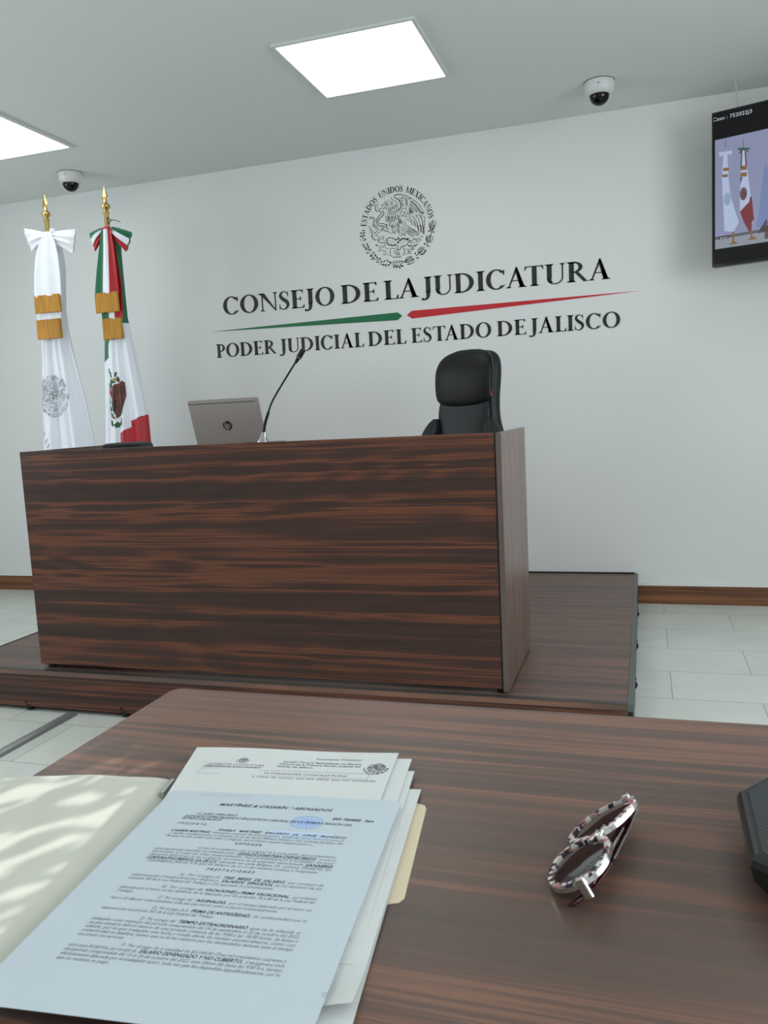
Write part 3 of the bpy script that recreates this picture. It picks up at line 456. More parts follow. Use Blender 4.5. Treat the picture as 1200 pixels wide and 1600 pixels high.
# ------------------------------------------------------------------ judge desk
DX0, DX1, DY0, DY1, DZ0, DZ1 = -2.32, -.438, 2.613, 3.165, .190, 1.039
t = thing('judge_desk', 'large dark walnut judge desk with solid front standing on the platform', 'desk', ((DX0+DX1)/2, (DY0+DY1)/2, PZ))
cx_, cy_ = (DX0+DX1)/2, (DY0+DY1)/2
def D(o): o.location = (-cx_, -cy_, -PZ); return o
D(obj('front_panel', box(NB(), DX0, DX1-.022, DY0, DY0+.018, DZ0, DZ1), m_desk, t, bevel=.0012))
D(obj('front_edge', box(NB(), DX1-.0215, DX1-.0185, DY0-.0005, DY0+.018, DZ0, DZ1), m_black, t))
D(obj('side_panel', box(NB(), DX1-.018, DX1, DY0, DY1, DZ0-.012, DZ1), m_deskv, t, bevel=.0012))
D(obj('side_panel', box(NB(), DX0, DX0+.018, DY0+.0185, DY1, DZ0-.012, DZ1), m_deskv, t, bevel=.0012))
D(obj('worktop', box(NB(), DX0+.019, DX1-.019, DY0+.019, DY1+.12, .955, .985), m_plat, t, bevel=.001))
D(obj('shelf', box(NB(), DX0+.019, DX1-.019, DY0+.08, DY1-.03, .40, .42), m_plat, t))
for x in (DX0+.03, DX1-.03):
    for y in (DY0+.03, DY1-.03): D(obj('foot', lathe(NB(), [(0, 0), (.016, 0), (.016, .017), (.011, .019), (0, .019)], 16, (x, y, PZ+.0003)), m_black, t))

# laptop -----------------------------------------------------------
t = thing('laptop', 'open silver grey laptop seen from behind, resting on the judge desk', 'laptop', (-1.525, 2.86, .9853))
obj('base', box(NB(), -.150, .150, .0, .208, .001, .014), m_laptop, t, bevel=.003)
lid = NB(); R_ = rrect(.300, .212, .008); hh = [(p[0], p[1]+.106) for p in R_]
extr(lid, [(a, 0, c) for a, c in hh], (0, .006, 0))
LM = Matrix.Translation((0, .002, .014)) @ Matrix.Rotation(rad(17), 4, 'X')
lid.transform(LM); lo_ = obj('lid', lid, m_laptop, t, bevel=.0015)
s_ = box(NB(), -.142, .142, .0061, .0066, .010, .204); s_.transform(LM); obj('screen', s_, m_blackg, lo_)
s_ = box(NB(), -.150, .136, -.0006, -.0001, .196, .1985); s_.transform(LM); obj('antenna_line', s_, m_laptopd, lo_)
k_ = NB()
for i in range(5):
    for j in range(14): box(k_, -.132+j*.0188, -.132+j*.0188+.0162, .07+i*.0185, .07+i*.0185+.016, .0141, .0155)
obj('keyboard', k_, m_laptopd, t)
lg = NB(); extr(lg, [(.0190*cos(2*pi*k/40), -.0012, .107+.0190*sin(2*pi*k/40)) for k in range(40)], (0, .001, 0)); lg.transform(LM)
lgo = obj('logo', lg, m_laptopd, lo_)
def bar(bm, pts, wd, y): polys_to_bm(bm, ribbon2(pts, wd), lambda p: (p[0], y, p[1]), None)
hp = NB()
bar(hp, [(-.0065, .1255), (-.0125, .0955)], .0026, -.0016); bar(hp, [(-.0095, .1085), (-.0065, .1125), (-.0035, .1120), (-.0030, .1095), (-.0060, .0955)], .0024, -.0016)
bar(hp, [(.0035, .1125), (-.0035, .0885)], .0026, -.0016); bar(hp, [(.0030, .1120), (.0085, .1120), (.0100, .1095), (.0080, .1000), (.0055, .0975), (.0000, .0975)], .0024, -.0016)
hp.transform(LM); obj('logo_letters', hp, mat('logo_grey', (.42, .38, .37), .4), lgo, smooth='keep')

# gooseneck microphone ----------------------------------------------
t = thing('gooseneck_microphone', 'thin black gooseneck microphone standing in front of the laptop', 'microphone', (-1.352, 2.77, .9853))
b_ = NB(); ring_ = rrect(.16, .10, .012)
loft(b_, [[(x, y, 0) for x, y in ring_], [(x, y, .035) for x, y in ring_], [(x*.92, y*.9, .050) for x, y in ring_]]); obj('base', b_, m_black, t, smooth=True)
b_ = NB(); loft(b_, [[(.022*a*cos(2*pi*k/20)+dx, .016*a*sin(2*pi*k/20), z) for k in range(20)] for a, z, dx in ((1, .048, 0), (.95, .055, 0), (.62, .068, .003), (.45, .082, .007), (.40, .086, .008))]); obj('socket', b_, mat('chrome_grey', (.35, .35, .37), .2, .9), t, smooth=True)
neck = smooth_path([(.007, 0, .082), (.014, .0, .115), (.032, -.004, .155), (.060, -.006, .208), (.156, -.004, .335)], 6)
obj('gooseneck', tube(NB(), neck, [.0055 if i < 13 else .0034 for i in range(len(neck))], 10), m_black, t, smooth=True)
a_ = Vector((.152, -.004, .328)); e_ = Vector((.188, -.003, .376)); dd = (e_-a_)
obj('microphone_head', tube(NB(), [a_+dd*k for k in (0, .12, .35, .45, .5, .9, 1)], [.004, .0062, .0075, .0082, .0100, .0100, .0075], 14), m_black, t, smooth=True)
obj('collar', tube(NB(), [a_+dd*.40, a_+dd*.47], [.0106, .0106], 14), mat('collar_grey', (.16, .16, .17), .4, .5), t)

# black case lying at the left end of the desk ----------------------
t = NB(); q = rrect(.17, .22, .03)
loft(t, [[(x*.98, y*.98, .00010) for x, y in q], [(x, y, .012) for x, y in q], [(x, y, .045) for x, y in q], [(x*.93, y*.95, .058) for x, y in q], [(x*.72, y*.8, .064) for x, y in q]])
bx_ = obj('leather_case', t, m_leather, smooth=True); bx_.location = (-2.115, 3.02, .9853); bx_.rotation_euler = (0, 0, rad(14))
tag(bx_, 'low black leather case on the left end of the judge desk', 'case')

# ------------------------------------------------------------------ executive chair
t = thing('office_chair', 'black leather high-back office chair behind the judge desk', 'chair', (-.842, 4.0, PZ), rad(-21))
def plate(levels, n=48, pw=2.6, flat=None):
    """levels: (z, half width, y front, y back, x shift) -> superellipse rings"""
    out = []; L4 = [tuple(l)+(0,)*(5-len(l)) for l in levels]; fine = []
    for i in range(len(L4)-1):
        q = [L4[max(i-1, 0)], L4[i], L4[i+1], L4[min(i+2, len(L4)-1)]]
        for k in range(4):
            u = k/4; fine.append(tuple(.5*(2*b_+(c_-a_)*u+(2*a_-5*b_+4*c_-d_)*u*u+(-a_+3*b_-3*c_+d_)*u**3) for a_, b_, c_, d_ in zip(*q)))
    for z, hw, yf, yb, *sx in fine+[L4[-1]]:
        cy, hy = (yf+yb)/2, (yb-yf)/2; r_ = []
        for k in range(n):
            a = 2*pi*k/n; ca, sa = cos(a), sin(a)
            r_.append(((sx[0] if sx else 0)+hw*math.copysign(abs(ca)**(2/pw), ca), cy+hy*math.copysign(abs(sa)**(2/pw), sa), z))
        out.append(r_)
    return out
back = [(.50, .20, -.02, .07), (.56, .235, -.03, .085), (.70, .232, -.03, .09), (.82, .190, -.02, .095), (.90, .168, -.012, .098), (.99, .166, -.012, .10), (1.08, .172, -.008, .108), (1.15, .172, .0, .112), (1.195, .158, .012, .112), (1.222, .125, .03, .104), (1.232, .07, .048, .088)]
obj('backrest', loft(b_ := NB(), plate(back)) and b_, m_leather2, t, smooth=True)
head = [(.955, .05, -.024, -.008), (.968, .110, -.034, .02), (.985, .146, -.040, .03), (1.01, .161, -.043, .04), (1.06, .165, -.045, .04), (1.13, .164, -.038, .045), (1.18, .152, -.020, .06), (1.213, .122, .002, .07), (1.234, .070, .028, .085), (1.238, .03, .045, .075)]
obj('head_pad', loft(b_ := NB(), plate(head, pw=2.8)) and b_, m_leather, t, smooth=True)
lum = [(.52, .15, -.055, .0), (.60, .165, -.065, .0), (.74, .150, -.060, .0), (.86, .150, -.045, .01), (.94, .148, -.034, .01), (.985, .140, -.026, .01)]
obj('lumbar_pad', loft(b_ := NB(), plate(lum)) and b_, m_leather2, t, smooth=True)
for s in (-1, 1):
    bol = [(.52, .045, -.085, .03, s*.195), (.62, .050, -.10, .04, s*.210), (.76, .048, -.105, .01, s*.198), (.83, .042, -.095, .0, s*.178), (.88, .028, -.07, -.01, s*.163), (.905, .010, -.05, -.02, s*.154)]
    obj('side_bolster', loft(b_ := NB(), plate(bol)) and b_, m_leather2, t, smooth=True)
    arm_ = NB(); pth = smooth_path([(s*.25, .03, .60), (s*.285, -.08, .665), (s*.29, -.22, .67), (s*.285, -.33, .64), (s*.26, -.34, .52), (s*.22, -.30, .43)], 5)
    tube(arm_, pth, .017, 10); obj('armrest', arm_, m_black, t, smooth=True)
tg = box(NB(), .158, .1605, -.020, -.006, 1.005, 1.035); obj('tag', tg, mat('red_tag', (.45, .02, .03), .5), t)
pip = NB(); tube(pip, smooth_path([(.168, -.008, .86), (.166, -.014, .99), (.169, -.008, 1.08), (.166, .002, 1.15), (.150, .016, 1.195), (.118, .032, 1.223)], 5), .0022, 6); obj('piping', pip, mat('piping_grey', (.07, .08, .085), .5), t)
st = [(.40, .22, -.50, -.02), (.43, .25, -.53, .0), (.48, .255, -.54, .0), (.51, .235, -.51, -.02), (.52, .18, -.44, -.08)]
obj('seat', loft(b_ := NB(), plate(st, pw=3.2)) and b_, m_leather2, t, smooth=True)
obj('gas_lift', lathe(NB(), [(.0, .10), (.03, .10), (.03, .24), (.018, .25), (.018, .40), (0, .40)], 18, (0, -.26, 0)), m_black, t, smooth=True)
for k in range(5):
    a = 2*pi*k/5+.3; e = Vector((.29*cos(a), -.26+.29*sin(a), .075))
    obj('base_arm', tube(NB(), [(0, -.26, .12), (e.x*.5, -.26+(e.y+.26)*.5, .10), e], [.028, .022, .016], 10), m_black, t, smooth=True)
    wl = lathe(NB(), [(0, -.022), (.024, -.022), (.029, -.012), (.029, .012), (.024, .022), (0, .022)], 18); wl.transform(Matrix.Translation((e.x, e.y, .0295)) @ Matrix.Rotation(a, 4, 'Z') @ Matrix.Rotation(rad(90), 4, 'X'))
    obj('caster', wl, m_black, t, smooth=True)

# ------------------------------------------------------------------ flags
def interp(tab, z, i):
    tab = sorted(tab); 
    if z <= tab[0][0]: return tab[0][i]
    for a, c in zip(tab, tab[1:]):
        if z <= c[0]: k = (z-a[0])/(c[0]-a[0]); return a[i]+(c[i]-a[i])*k
    return tab[-1][i]
class Bundle:
    """cloth gathered round a pole: closed pleated tube; outline table (z, xleft, xright)"""
    def __init__(s, tab, y0, dep, pl): s.tab, s.y0, s.dep, s.pl = [(z, a+.0171*abs(a), c+.0171*abs(c)) for z, a, c in tab], y0, dep, pl
    def pt(s, th, z):
        xl, xr = interp(s.tab, z, 1), interp(s.tab, z, 2); c, h = (xl+xr)/2, (xr-xl)/2
        x = c-h*cos(th); u = (1-cos(th))/2
        d = max(.030, h*s.dep*(.25+.75*abs(sin(th))))
        f = sum(a*sin(2*pi*n*u+p+q*z) for a, n, p, q in s.pl)*h
        sg = -1 if th < pi else 1
        e = abs(sin(th))**.5
        return (x, s.y0+sg*(d*e)+ (f*e if th < pi else -f*.6*e), z)
    def front(s, x, z, off=.0015):
        xl, xr = interp(s.tab, z, 1), interp(s.tab, z, 2); c, h = (xl+xr)/2, (xr-xl)/2
        k = max(-.995, min(.995, (c-x)/h)); p = s.pt(math.acos(k), z); return (x, p[1]-off, z)
    def mesh(s, z0, z1, dz, n, colf):
        bm = NB(); zs = [z0+(z1-z0)*i/int((z1-z0)/dz) for i in range(int((z1-z0)/dz)+1)]
        secs = [[s.pt(2*pi*(k+.5)/n, z) for k in range(n)] for z in zs]
        def mi(i, j):
            p = secs[i][j]; q = secs[i+1][(j+1) % n]; return colf((p[0]+q[0])/2, (zs[i]+zs[i+1])/2)
        loft(bm, secs, mif=mi); return bm
def drape_polys(bm, B, polys, mi=0, cuts=2, off=.002, clip=None):
    b2 = NB()
    for q in polys:
        if clip and not all(clip(p) for p in q): continue
        try: b2.faces.new([b2.verts.new((p[0], 0, p[1])) for p in q])
        except Exception: pass
    big = [e for e in b2.edges if e.calc_length() > .014]
    bmesh.ops.triangulate(b2, faces=b2.faces[:])
    for _ in range(cuts):
        big = [e for e in b2.edges if e.calc_length() > .012]
        if big: bmesh.ops.subdivide_edges(b2, edges=big, cuts=1)
    bmesh.ops.triangulate(b2, faces=b2.faces[:])
    vm = {v: bm.verts.new(B.front(v.co.x, v.co.z, off)) for v in b2.verts}
    for f in b2.faces: bm.faces.new([vm[v] for v in f.verts]).material_index = mi
    b2.free()
def bands(n, *mi):
    """material index for v in [-1,1] split in len(mi) bands"""
    return lambda v: mi[min(len(mi)-1, int((v+1)/2*len(mi)))]
def bowloop(bm, P0, P1, w0, w1, colf, th=.02, pl=3, ph=0, side=Vector((0, 0, 1)), n=24, m=12):
    """padded loop of ribbon from knot P0 to outer edge P1, width w0 -> w1 measured along `side`"""
    P0, P1 = Vector(P0), Vector(P1); secs = []; vs = []
    for i in range(m+1):
        t_ = i/m; c = P0.lerp(P1, t_); wd = (w0+(w1-w0)*t_**.8)/2; tt = th*(.35+.65*sin(pi*min(1, t_*1.08)*.9+.15)) if t_ < 1 else th*.3
        ring_ = []
        for k in range(n):
            a = 2*pi*k/n; v = cos(a); pr = .006*sin(pl*pi*v+ph)*(1-.3*t_)
            ring_.append(c+side*v*wd+Vector((0, sin(a)*tt+pr, 0)))
        secs.append(ring_)
    loft(bm, secs, mif=lambda i, j: colf((cos(2*pi*j/n)+cos(2*pi*(j+1)/n))/2))
def tail(bm, tab, y, colf, th=.004, pl=2, ph=0, n=26, amp=.006):
    """hanging ribbon; tab rows (z, xl, xr)"""
    secs = []
    for z, xl, xr in tab:
        c, h = (xl+xr)/2, (xr-xl)/2; r_ = []
        for k in range(n):
            a = 2*pi*k/n; v = -cos(a); r_.append((c+v*h, y-sin(a)*th+amp*sin(pl*pi*v+ph+z*5)+(0), z))
        secs.append(r_)
    loft(bm, secs, mif=lambda i, j: colf(-(cos(2*pi*j/n)+cos(2*pi*(j+1)/n))/2))
def fringe(bm, xl, xr, z1, z0, y):
    n = 30
    top = []; secs = []
    for z, g in ((z1, 1), ((z1+z0)/2, 1.01), (z0, 1.02)):
        r_ = []
        for k in range(2*n):
            u = k/n if k < n else 2-k/n-1e-6
            x = xl+(xr-xl)*(.5+(u-.5)*g); s_ = -1 if k < n else 1
            r_.append((x, y+s_*(.006+.0015*(k % 2)), z-(.003*sin(k*2.1) if z == z0 else 0)))
        secs.append(r_)
    loft(bm, secs); return bm
def pole(t, x, y, tip):
    obj('pole', lathe(NB(), [(0, .02), (.0135, .02), (.0135, tip-.14), (0, tip-.14)], 20), m_gold, t, (x, y, 0), smooth=True)
    fin = lathe(NB(), [(0, 0), (.0165, 0), (.0165, .012), (.012, .016), (.014, .022), (.024, .034), (.026, .042), (.022, .050), (.012, .056), (.009, .066), (0, .066)], 24)
    obj('finial', fin, m_gold, t, (x, y, tip-.145), smooth=True)
    sp_ = NB(); prof = [(0, .004), (.012, .006), (.019, .022), (.017, .038), (.010, .058), (.004, .075), (.0008, .086)]
    loft(sp_, [[(r*cos(2*pi*k/16), r*.28*sin(2*pi*k/16), z) for k in range(16)] for r, z in [(.004, 0)]+prof[1:]])
    obj('spear_tip', sp_, m_gold, t, (x, y, tip-.082), smooth=True)
    obj('base', lathe(NB(), [(0, 0), (.071, 0), (.071, .03), (.060, .045), (.035, .065), (.022, .08), (.02, .12), (0, .12)], 36), m_gold, t, (x, y, 0), smooth=True)
def L0(o, x, y, dx=0, dz=0): o.location = (dx-x, -y, dz); return o

# white flag
FX, FY = -3.247, 4.06
t = thing('flag', 'white state flag hanging furled with a white bow and gold fringes', 'flag', (FX, FY, 0))
pole(t, 0, 0, 2.448)
BW = Bundle([(.42, -3.50, -3.02), (.60, -3.495, -3.03), (1.03, -3.470, -3.105), (1.29, -3.445, -3.143), (1.55, -3.42, -3.195), (1.68, -3.402, -3.215), (1.80, -3.375, -3.222), (2.05, -3.32, -3.20), (2.25, -3.262, -3.228)], FY-.012, .42, [(.10, 2.0, .7, .8), (.055, 4.3, 1.9, -.5), (.03, 7, .3, 1.1)])
fl = L0(obj('cloth', BW.mesh(.42, 2.25, .03, 96, lambda x, z: 0), [m_whitef], t, smooth=True), FX, FY)
bm = NB(); ecx, ecz, sx_, sz_ = -3.262, 1.312, .50, .52
ep = [[(ecx+p[0]*sx_*-1, ecz+p[1]*sz_) for p in q] for q in emblem_polys(minw=.005)]
rt_ = [[(ecx+p[0]*sx_, ecz+p[1]*sz_) for p in q] for q in ring_text('ESTADOS UNIDOS MEXICANOS', .182, .045, 170, -10)]
drape_polys(bm, BW, ep+rt_, 0, 0, .0025, clip=lambda p: p[0] > interp(BW.tab, p[1], 1)+.004)
obj('embroidered_crest', bm, m_seal, fl, smooth='keep')
for k, ch in enumerate('ICIAL'):
    g_, a_ = glyph(ch); ang_ = rad(-58+3*k); ox, oz = -3.415+.021*k, 1.165-.036*k; bm = NB()
    drape_polys(bm, BW, [[(ox+(px*cos(ang_)-py*sin(ang_))*.030, oz+(px*sin(ang_)+py*cos(ang_))*.030) for px, py in q] for q in g_], 0, 0, .0025, clip=lambda p: p[0] > interp(BW.tab, p[1], 1)+.003)
    if len(bm.faces): obj('embroidered_letter', bm, m_seal, fl, smooth='keep')
bm = NB(); one = lambda v: 0
tail(bm, [(2.225, -3.262, -3.205), (2.17, -3.300, -3.185), (2.10, -3.330, -3.175), (2.0, -3.352, -3.174), (1.90, -3.364, -3.180), (1.885, -3.364, -3.182)], FY-.105, one, .008, 2, .4)
L0(obj('ribbon_tail', bm, m_white, t, smooth=True), FX, FY, .070, -.018)
bm = NB(); tail(bm, [(2.20, -3.26, -3.21), (2.0, -3.35, -3.19), (1.76, -3.386, -3.218)], FY-.078, one, .006, 2, 1)
L0(obj('ribbon_tail', bm, m_white, t, smooth=True), FX, FY, .070, -.018)
L0(obj('fringe', fringe(NB(), -3.362, -3.190, 1.893, 1.797, FY-.108), m_fringe, t), FX, FY, .070, -.018)
L0(obj('fringe', fringe(NB(), -3.385, -3.222, 1.762, 1.655, FY-.082), m_fringe, t), FX, FY, .070, -.018)
bm = NB(); sd_ = Vector((.28, 0, .96))
bowloop(bm, (-3.255, FY-.085, 2.222), (-3.385, FY-.075, 2.212), .035, .145, one, .028, 3, .5, Vector((-.30, 0, .95)))
bowloop(bm, (-3.215, FY-.085, 2.215), (-3.075, FY-.075, 2.172), .035, .135, one, .028, 3, 1.4, Vector((.24, 0, .97)))
kn = [(0, 0)]; lathe(bm, [(.001, -.03), (.018, -.026), (.024, 0), (.018, .026), (.001, .03)], 16, (0, 0, 0))
for v in [v for v in bm.verts if abs(v.co.x) < .1 and abs(v.co.y) < .1]: v.co = Vector((-3.235+v.co.z*1.15, FY-.095+v.co.y*.8, 2.218+v.co.x))
L0(obj('bow', bm, m_white, t, smooth=True), FX, FY, .060, -.020)

# national flag
GX, GY = -2.832, 4.04
t = thing('flag', 'green, white and red national flag with eagle, hanging furled with tricolour bow', 'flag', (GX, GY, 0))
pole(t, 0, 0, 2.436)
BM_ = Bundle([(.40, -3.02, -2.74), (.62, -3.035, -2.70), (1.02, -3.010, -2.714), (1.184, -2.992, -2.716), (1.45, -2.968, -2.756), (1.63, -2.948, -2.784), (1.72, -2.935, -2.800), (2.07, -2.88, -2.806), (2.20, -2.862, -2.800)], GY-.012, .46, [(.12, 1.7, -.4, .6), (.05, 3.6, 2.2, .9), (.03, 6.5, 1.0, -1)])
def mexcol(x, z):
    x -= .046
    bnd = interp([(-3.05, 1.46), (-2.96, 1.48), (-2.922, 1.505), (-2.877, 1.625), (-2.81, 1.69), (-2.70, 1.69)], x, 1)
    r_ = interp([(-3.05, .90), (-2.90, .96), (-2.858, .985), (-2.855, 1.082), (-2.80, 1.113), (-2.796, 1.146), (-2.68, 1.188)], x, 1)
    return 1 if z > bnd else (2 if z < r_ else 0)
fm = L0(obj('cloth', BM_.mesh(.40, 2.20, .0055, 150, mexcol), [m_whitef, m_green, m_red], t, smooth=True), GX, GY)
EC = [("brown",[-2.877,1.344,-2.867,1.354,-2.84,1.359,-2.827,1.372,-2.816,1.36,-2.814,1.315,-2.812,1.291,-2.821,1.242,-2.832,1.197,-2.847,1.176,-2.863,1.164,-2.865,1.174,-2.857,1.193,-2.853,1.243,-2.862,1.263,-2.874,1.257,-2.887,1.245,-2.886,1.27,-2.897,1.295,-2.886,1.314]),("dark",[-2.885,1.27,-2.861,1.266,-2.866,1.181,-2.879,1.207,-2.888,1.237]),("dark",[-2.856,1.392,-2.848,1.398,-2.836,1.379,-2.837,1.364,-2.848,1.362,-2.856,1.375]),("green",[-2.893,1.384,-2.887,1.382,-2.874,1.371,-2.862,1.37,-2.866,1.36,-2.881,1.361,-2.887,1.329,-2.894,1.33,-2.89,1.362]),("green",[-2.903,1.444,-2.894,1.441,-2.897,1.416,-2.905,1.416]),("green",[-2.894,1.422,-2.886,1.421,-2.882,1.394,-2.888,1.387,-2.891,1.404]),("green",[-2.864,1.42,-2.853,1.42,-2.86,1.395,-2.867,1.395]),("yel",[-2.881,1.384,-2.854,1.389,-2.856,1.372,-2.874,1.373]),("green",[-2.91,1.351,-2.898,1.365,-2.9,1.33,-2.911,1.323]),("red",[-2.909,1.321,-2.893,1.33,-2.888,1.31,-2.902,1.295,-2.911,1.298]),("teal",[-2.915,1.286,-2.903,1.286,-2.896,1.245,-2.908,1.246,-2.917,1.259]),("green",[-2.912,1.231,-2.897,1.233,-2.888,1.207,-2.897,1.205,-2.911,1.219]),("orange",[-2.922,1.252,-2.912,1.236,-2.9,1.205,-2.913,1.196,-2.927,1.199]),("blue",[-2.926,1.197,-2.898,1.2,-2.898,1.183,-2.912,1.179,-2.926,1.187]),("green",[-2.897,1.193,-2.884,1.192,-2.877,1.174,-2.884,1.162,-2.896,1.173]),("red",[-2.883,1.175,-2.868,1.171,-2.869,1.162,-2.884,1.161]),("green",[-2.923,1.184,-2.912,1.174,-2.911,1.146,-2.921,1.146]),("green",[-2.906,1.151,-2.891,1.155,-2.885,1.127,-2.892,1.117,-2.903,1.125]),("green",[-2.875,1.132,-2.862,1.146,-2.849,1.133,-2.854,1.113,-2.872,1.112]),("green",[-2.887,1.13,-2.869,1.134,-2.873,1.125,-2.885,1.125]),("green",[-2.852,1.131,-2.84,1.165,-2.837,1.165,-2.842,1.123])]
CM = {'brown': (.12, .032, .018), 'dark': (.015, .008, .008), 'green': (.008, .10, .035), 'yel': (.45, .36, .08), 'red': (.40, .03, .03), 'teal': (.03, .25, .16), 'orange': (.50, .14, .02), 'blue': (.15, .42, .62)}
ks = list(CM); bm = NB()
for k, f_ in EC: drape_polys(bm, BM_, [[(f_[i]+.045, f_[i+1]) for i in range(0, len(f_), 2)]], ks.index(k), 3, .003 if k != 'dark' else .004)
drape_polys(bm, BM_, sum([ribbon2([(a_+.045, c_) for a_, c_ in p], .004) for p in ([(-2.852, 1.32), (-2.845, 1.24), (-2.845, 1.18)], [(-2.835, 1.33), (-2.828, 1.27), (-2.835, 1.20)], [(-2.868, 1.32), (-2.872, 1.27)], [(-2.86, 1.345), (-2.85, 1.33), (-2.856, 1.31)], [(-2.84, 1.345), (-2.832, 1.33), (-2.84, 1.31)], [(-2.824, 1.345), (-2.822, 1.30)])], []), 1, 1, .0045)
obj('eagle_crest', bm, [mat('crest_'+k, CM[k], .6) for k in ks], fm, smooth='keep')
tri = bands(3, 0, 1, 2); MT = [m_green, m_white, m_red]
bm = NB(); tail(bm, [(2.20, -2.872, -2.808), (2.10, -2.895, -2.80), (2.0, -2.918, -2.797), (1.90, -2.938, -2.796), (1.862, -2.944, -2.797)], GY-.100, tri, .008, 1.6, .4, n=36)
L0(obj('ribbon_tail', bm, MT, t, smooth=True), GX, GY, .068, -.018)
bm = NB(); tail(bm, [(2.18, -2.870, -2.81), (1.9, -2.93, -2.79), (1.725, -2.931, -2.803)], GY-.074, tri, .006, 1.6, 1, n=36)
L0(obj('ribbon_tail', bm, MT, t, smooth=True), GX, GY, .068, -.018)
L0(obj('fringe', fringe(NB(), -2.944, -2.800, 1.868, 1.763, GY-.104), m_fringe, t), GX, GY, .068, -.018)
L0(obj('fringe', fringe(NB(), -2.928, -2.808, 1.732, 1.620, GY-.078), m_fringe, t), GX, GY, .068, -.018)
bm = NB(); tri2 = bands(3, 2, 1, 0)
bowloop(bm, (-2.86, GY-.08, 2.205), (-2.945, GY-.07, 2.153), .03, .105, tri2, .022, 3, .5, Vector((-.30, 0, .95)), n=36)
bowloop(bm, (-2.812, GY-.08, 2.205), (-2.712, GY-.07, 2.130), .03, .110, tri2, .022, 3, 1.4, Vector((.42, 0, .90)), n=36)
nb = len(bm.verts); lathe(bm, [(.001, -.022), (.016, -.018), (.021, 0), (.016, .018), (.001, .022)], 16, (0, 0, 0), mi=2)
for v in list(bm.verts)[nb:]: v.co = Vector((-2.833+v.co.z*1.0, GY-.09+v.co.y*.8, 2.205+v.co.x))
L0(obj('bow', bm, MT, t, smooth=True), GX, GY, .058, -.022)
for (x, y, z, tt) in ((GX, GY, 2.235, t),):
    k_ = NB(); tube(k_, smooth_path([(.014, -.01, 2.232), (.05, -.02, 2.250), (.10, -.02, 2.232)], 5), .0022, 6); tube(k_, smooth_path([(.016, -.01, 2.23), (.035, -.04, 2.262), (.06, -.05, 2.24)], 5), .0022, 6); obj('cord', k_, mat('dark_cord', (.03, .01, .015), .6), tt)

# ------------------------------------------------------------------ television
TA = rad(-17.8)
t = thing('television', 'black wall television angled into the room showing two flags', 'television', (.322, 4.40, 1.742), TA)
TW, THH = 1.24, .716
b_ = NB(); box(b_, 0, TW, .004, .045, 0, THH); obj('body', b_, m_black, t, bevel=.004)
b_ = NB(); box(b_, 0, TW, 0, .0035, 0, .014); box(b_, 0, TW, 0, .0035, THH-.010, THH); box(b_, 0, .009, 0, .0035, .014, THH-.010); box(b_, TW-.009, TW, 0, .0035, .014, THH-.010)
obj('bezel', b_, m_blackg, t)
m_scr = mat('screen_black', (.003, .003, .004), .12, spec=.25, emis=(.02, .021, .024), es=.25)
scr = obj('screen', box(NB(), .0095, TW-.0095, .001, .0035, .0145, THH-.0105), m_scr, t)
def em_(n, c, s=1.0): return mat('screen_'+n, (.01, .01, .01), .25, emis=c, es=s)
PICS = [em_('wall', (.30, .33, .52)), em_('white', (.52, .62, .86)), em_('green', (.02, .12, .10)), em_('red', (.20, .02, .03)), em_('gold', (.28, .13, .04)), em_('floor', (.32, .35, .42)), em_('base', (.10, .10, .13)), em_('desk', (.06, .04, .05)), em_('text', (.75, .80, .85)), em_('blue', (.20, .27, .52)), em_('crest', (.12, .09, .09)), em_('crestw', (.33, .42, .62))]
pm = NB(); lay = [.0009]
def pq(mi, *pts):
    pm.faces.new([pm.verts.new((p[0], lay[0], p[1]-1.742)) for p in pts]).material_index = mi
pw = TW-.012; lay[0] = .0008
pq(0, (.014, 1.826), (pw, 1.826), (pw, 2.332), (.014, 2.332)); lay[0] = .0006
pq(5, (.014, 1.826), (pw, 1.826), (pw, 1.872), (.014, 1.872)); pq(6, (.014, 1.870), (.225, 1.874), (.225, 1.886), (.014, 1.884))
pq(9, (.20, 1.90), (.27, 1.90), (.27, 2.14), (.235, 2.18)); pq(7, (.203, 1.871), (.243, 1.932), (.247, 1.915), (pw, 1.915), (pw, 1.840), (.235, 1.840), (.235, 1.871)); lay[0] = .0004
pq(1, (.031, 2.272), (.035, 2.252), (.05, 2.256), (.062, 2.262), (.088, 2.250), (.092, 2.268), (.062, 2.270)); pq(1, (.053, 2.268), (.070, 2.268), (.075, 2.15), (.085, 2.06), (.122, 1.935), (.098, 1.895), (.057, 1.905), (.05, 2.06), (.045, 2.15))
lay[0] = .0003
pq(4, (.051, 2.197), (.077, 2.194), (.077, 2.180), (.051, 2.183)); pq(4, (.047, 2.168), (.072, 2.165), (.072, 2.152), (.047, 2.155))
lay[0] = .0004
pq(1, (.135, 2.262), (.150, 2.262), (.158, 2.17), (.175, 2.04), (.188, 1.935), (.168, 1.885), (.126, 1.975), (.127, 2.09), (.130, 2.17)); 
pq(4, (.060, 2.29), (.064, 2.29), (.063, 2.33), (.061, 2.33)); pq(4, (.139, 2.265), (.143, 2.265), (.142, 2.315), (.140, 2.315))
pq(4, (.092, 1.90), (.100, 1.895), (.101, 1.843), (.093, 1.843)); pq(4, (.075, 1.838), (.120, 1.838), (.104, 1.850), (.092, 1.850)); pq(4, (.172, 1.893), (.180, 1.893), (.183, 1.85), (.175, 1.85)); pq(4, (.158, 1.846), (.205, 1.846), (.190, 1.858), (.174, 1.858)); lay[0] = .0003
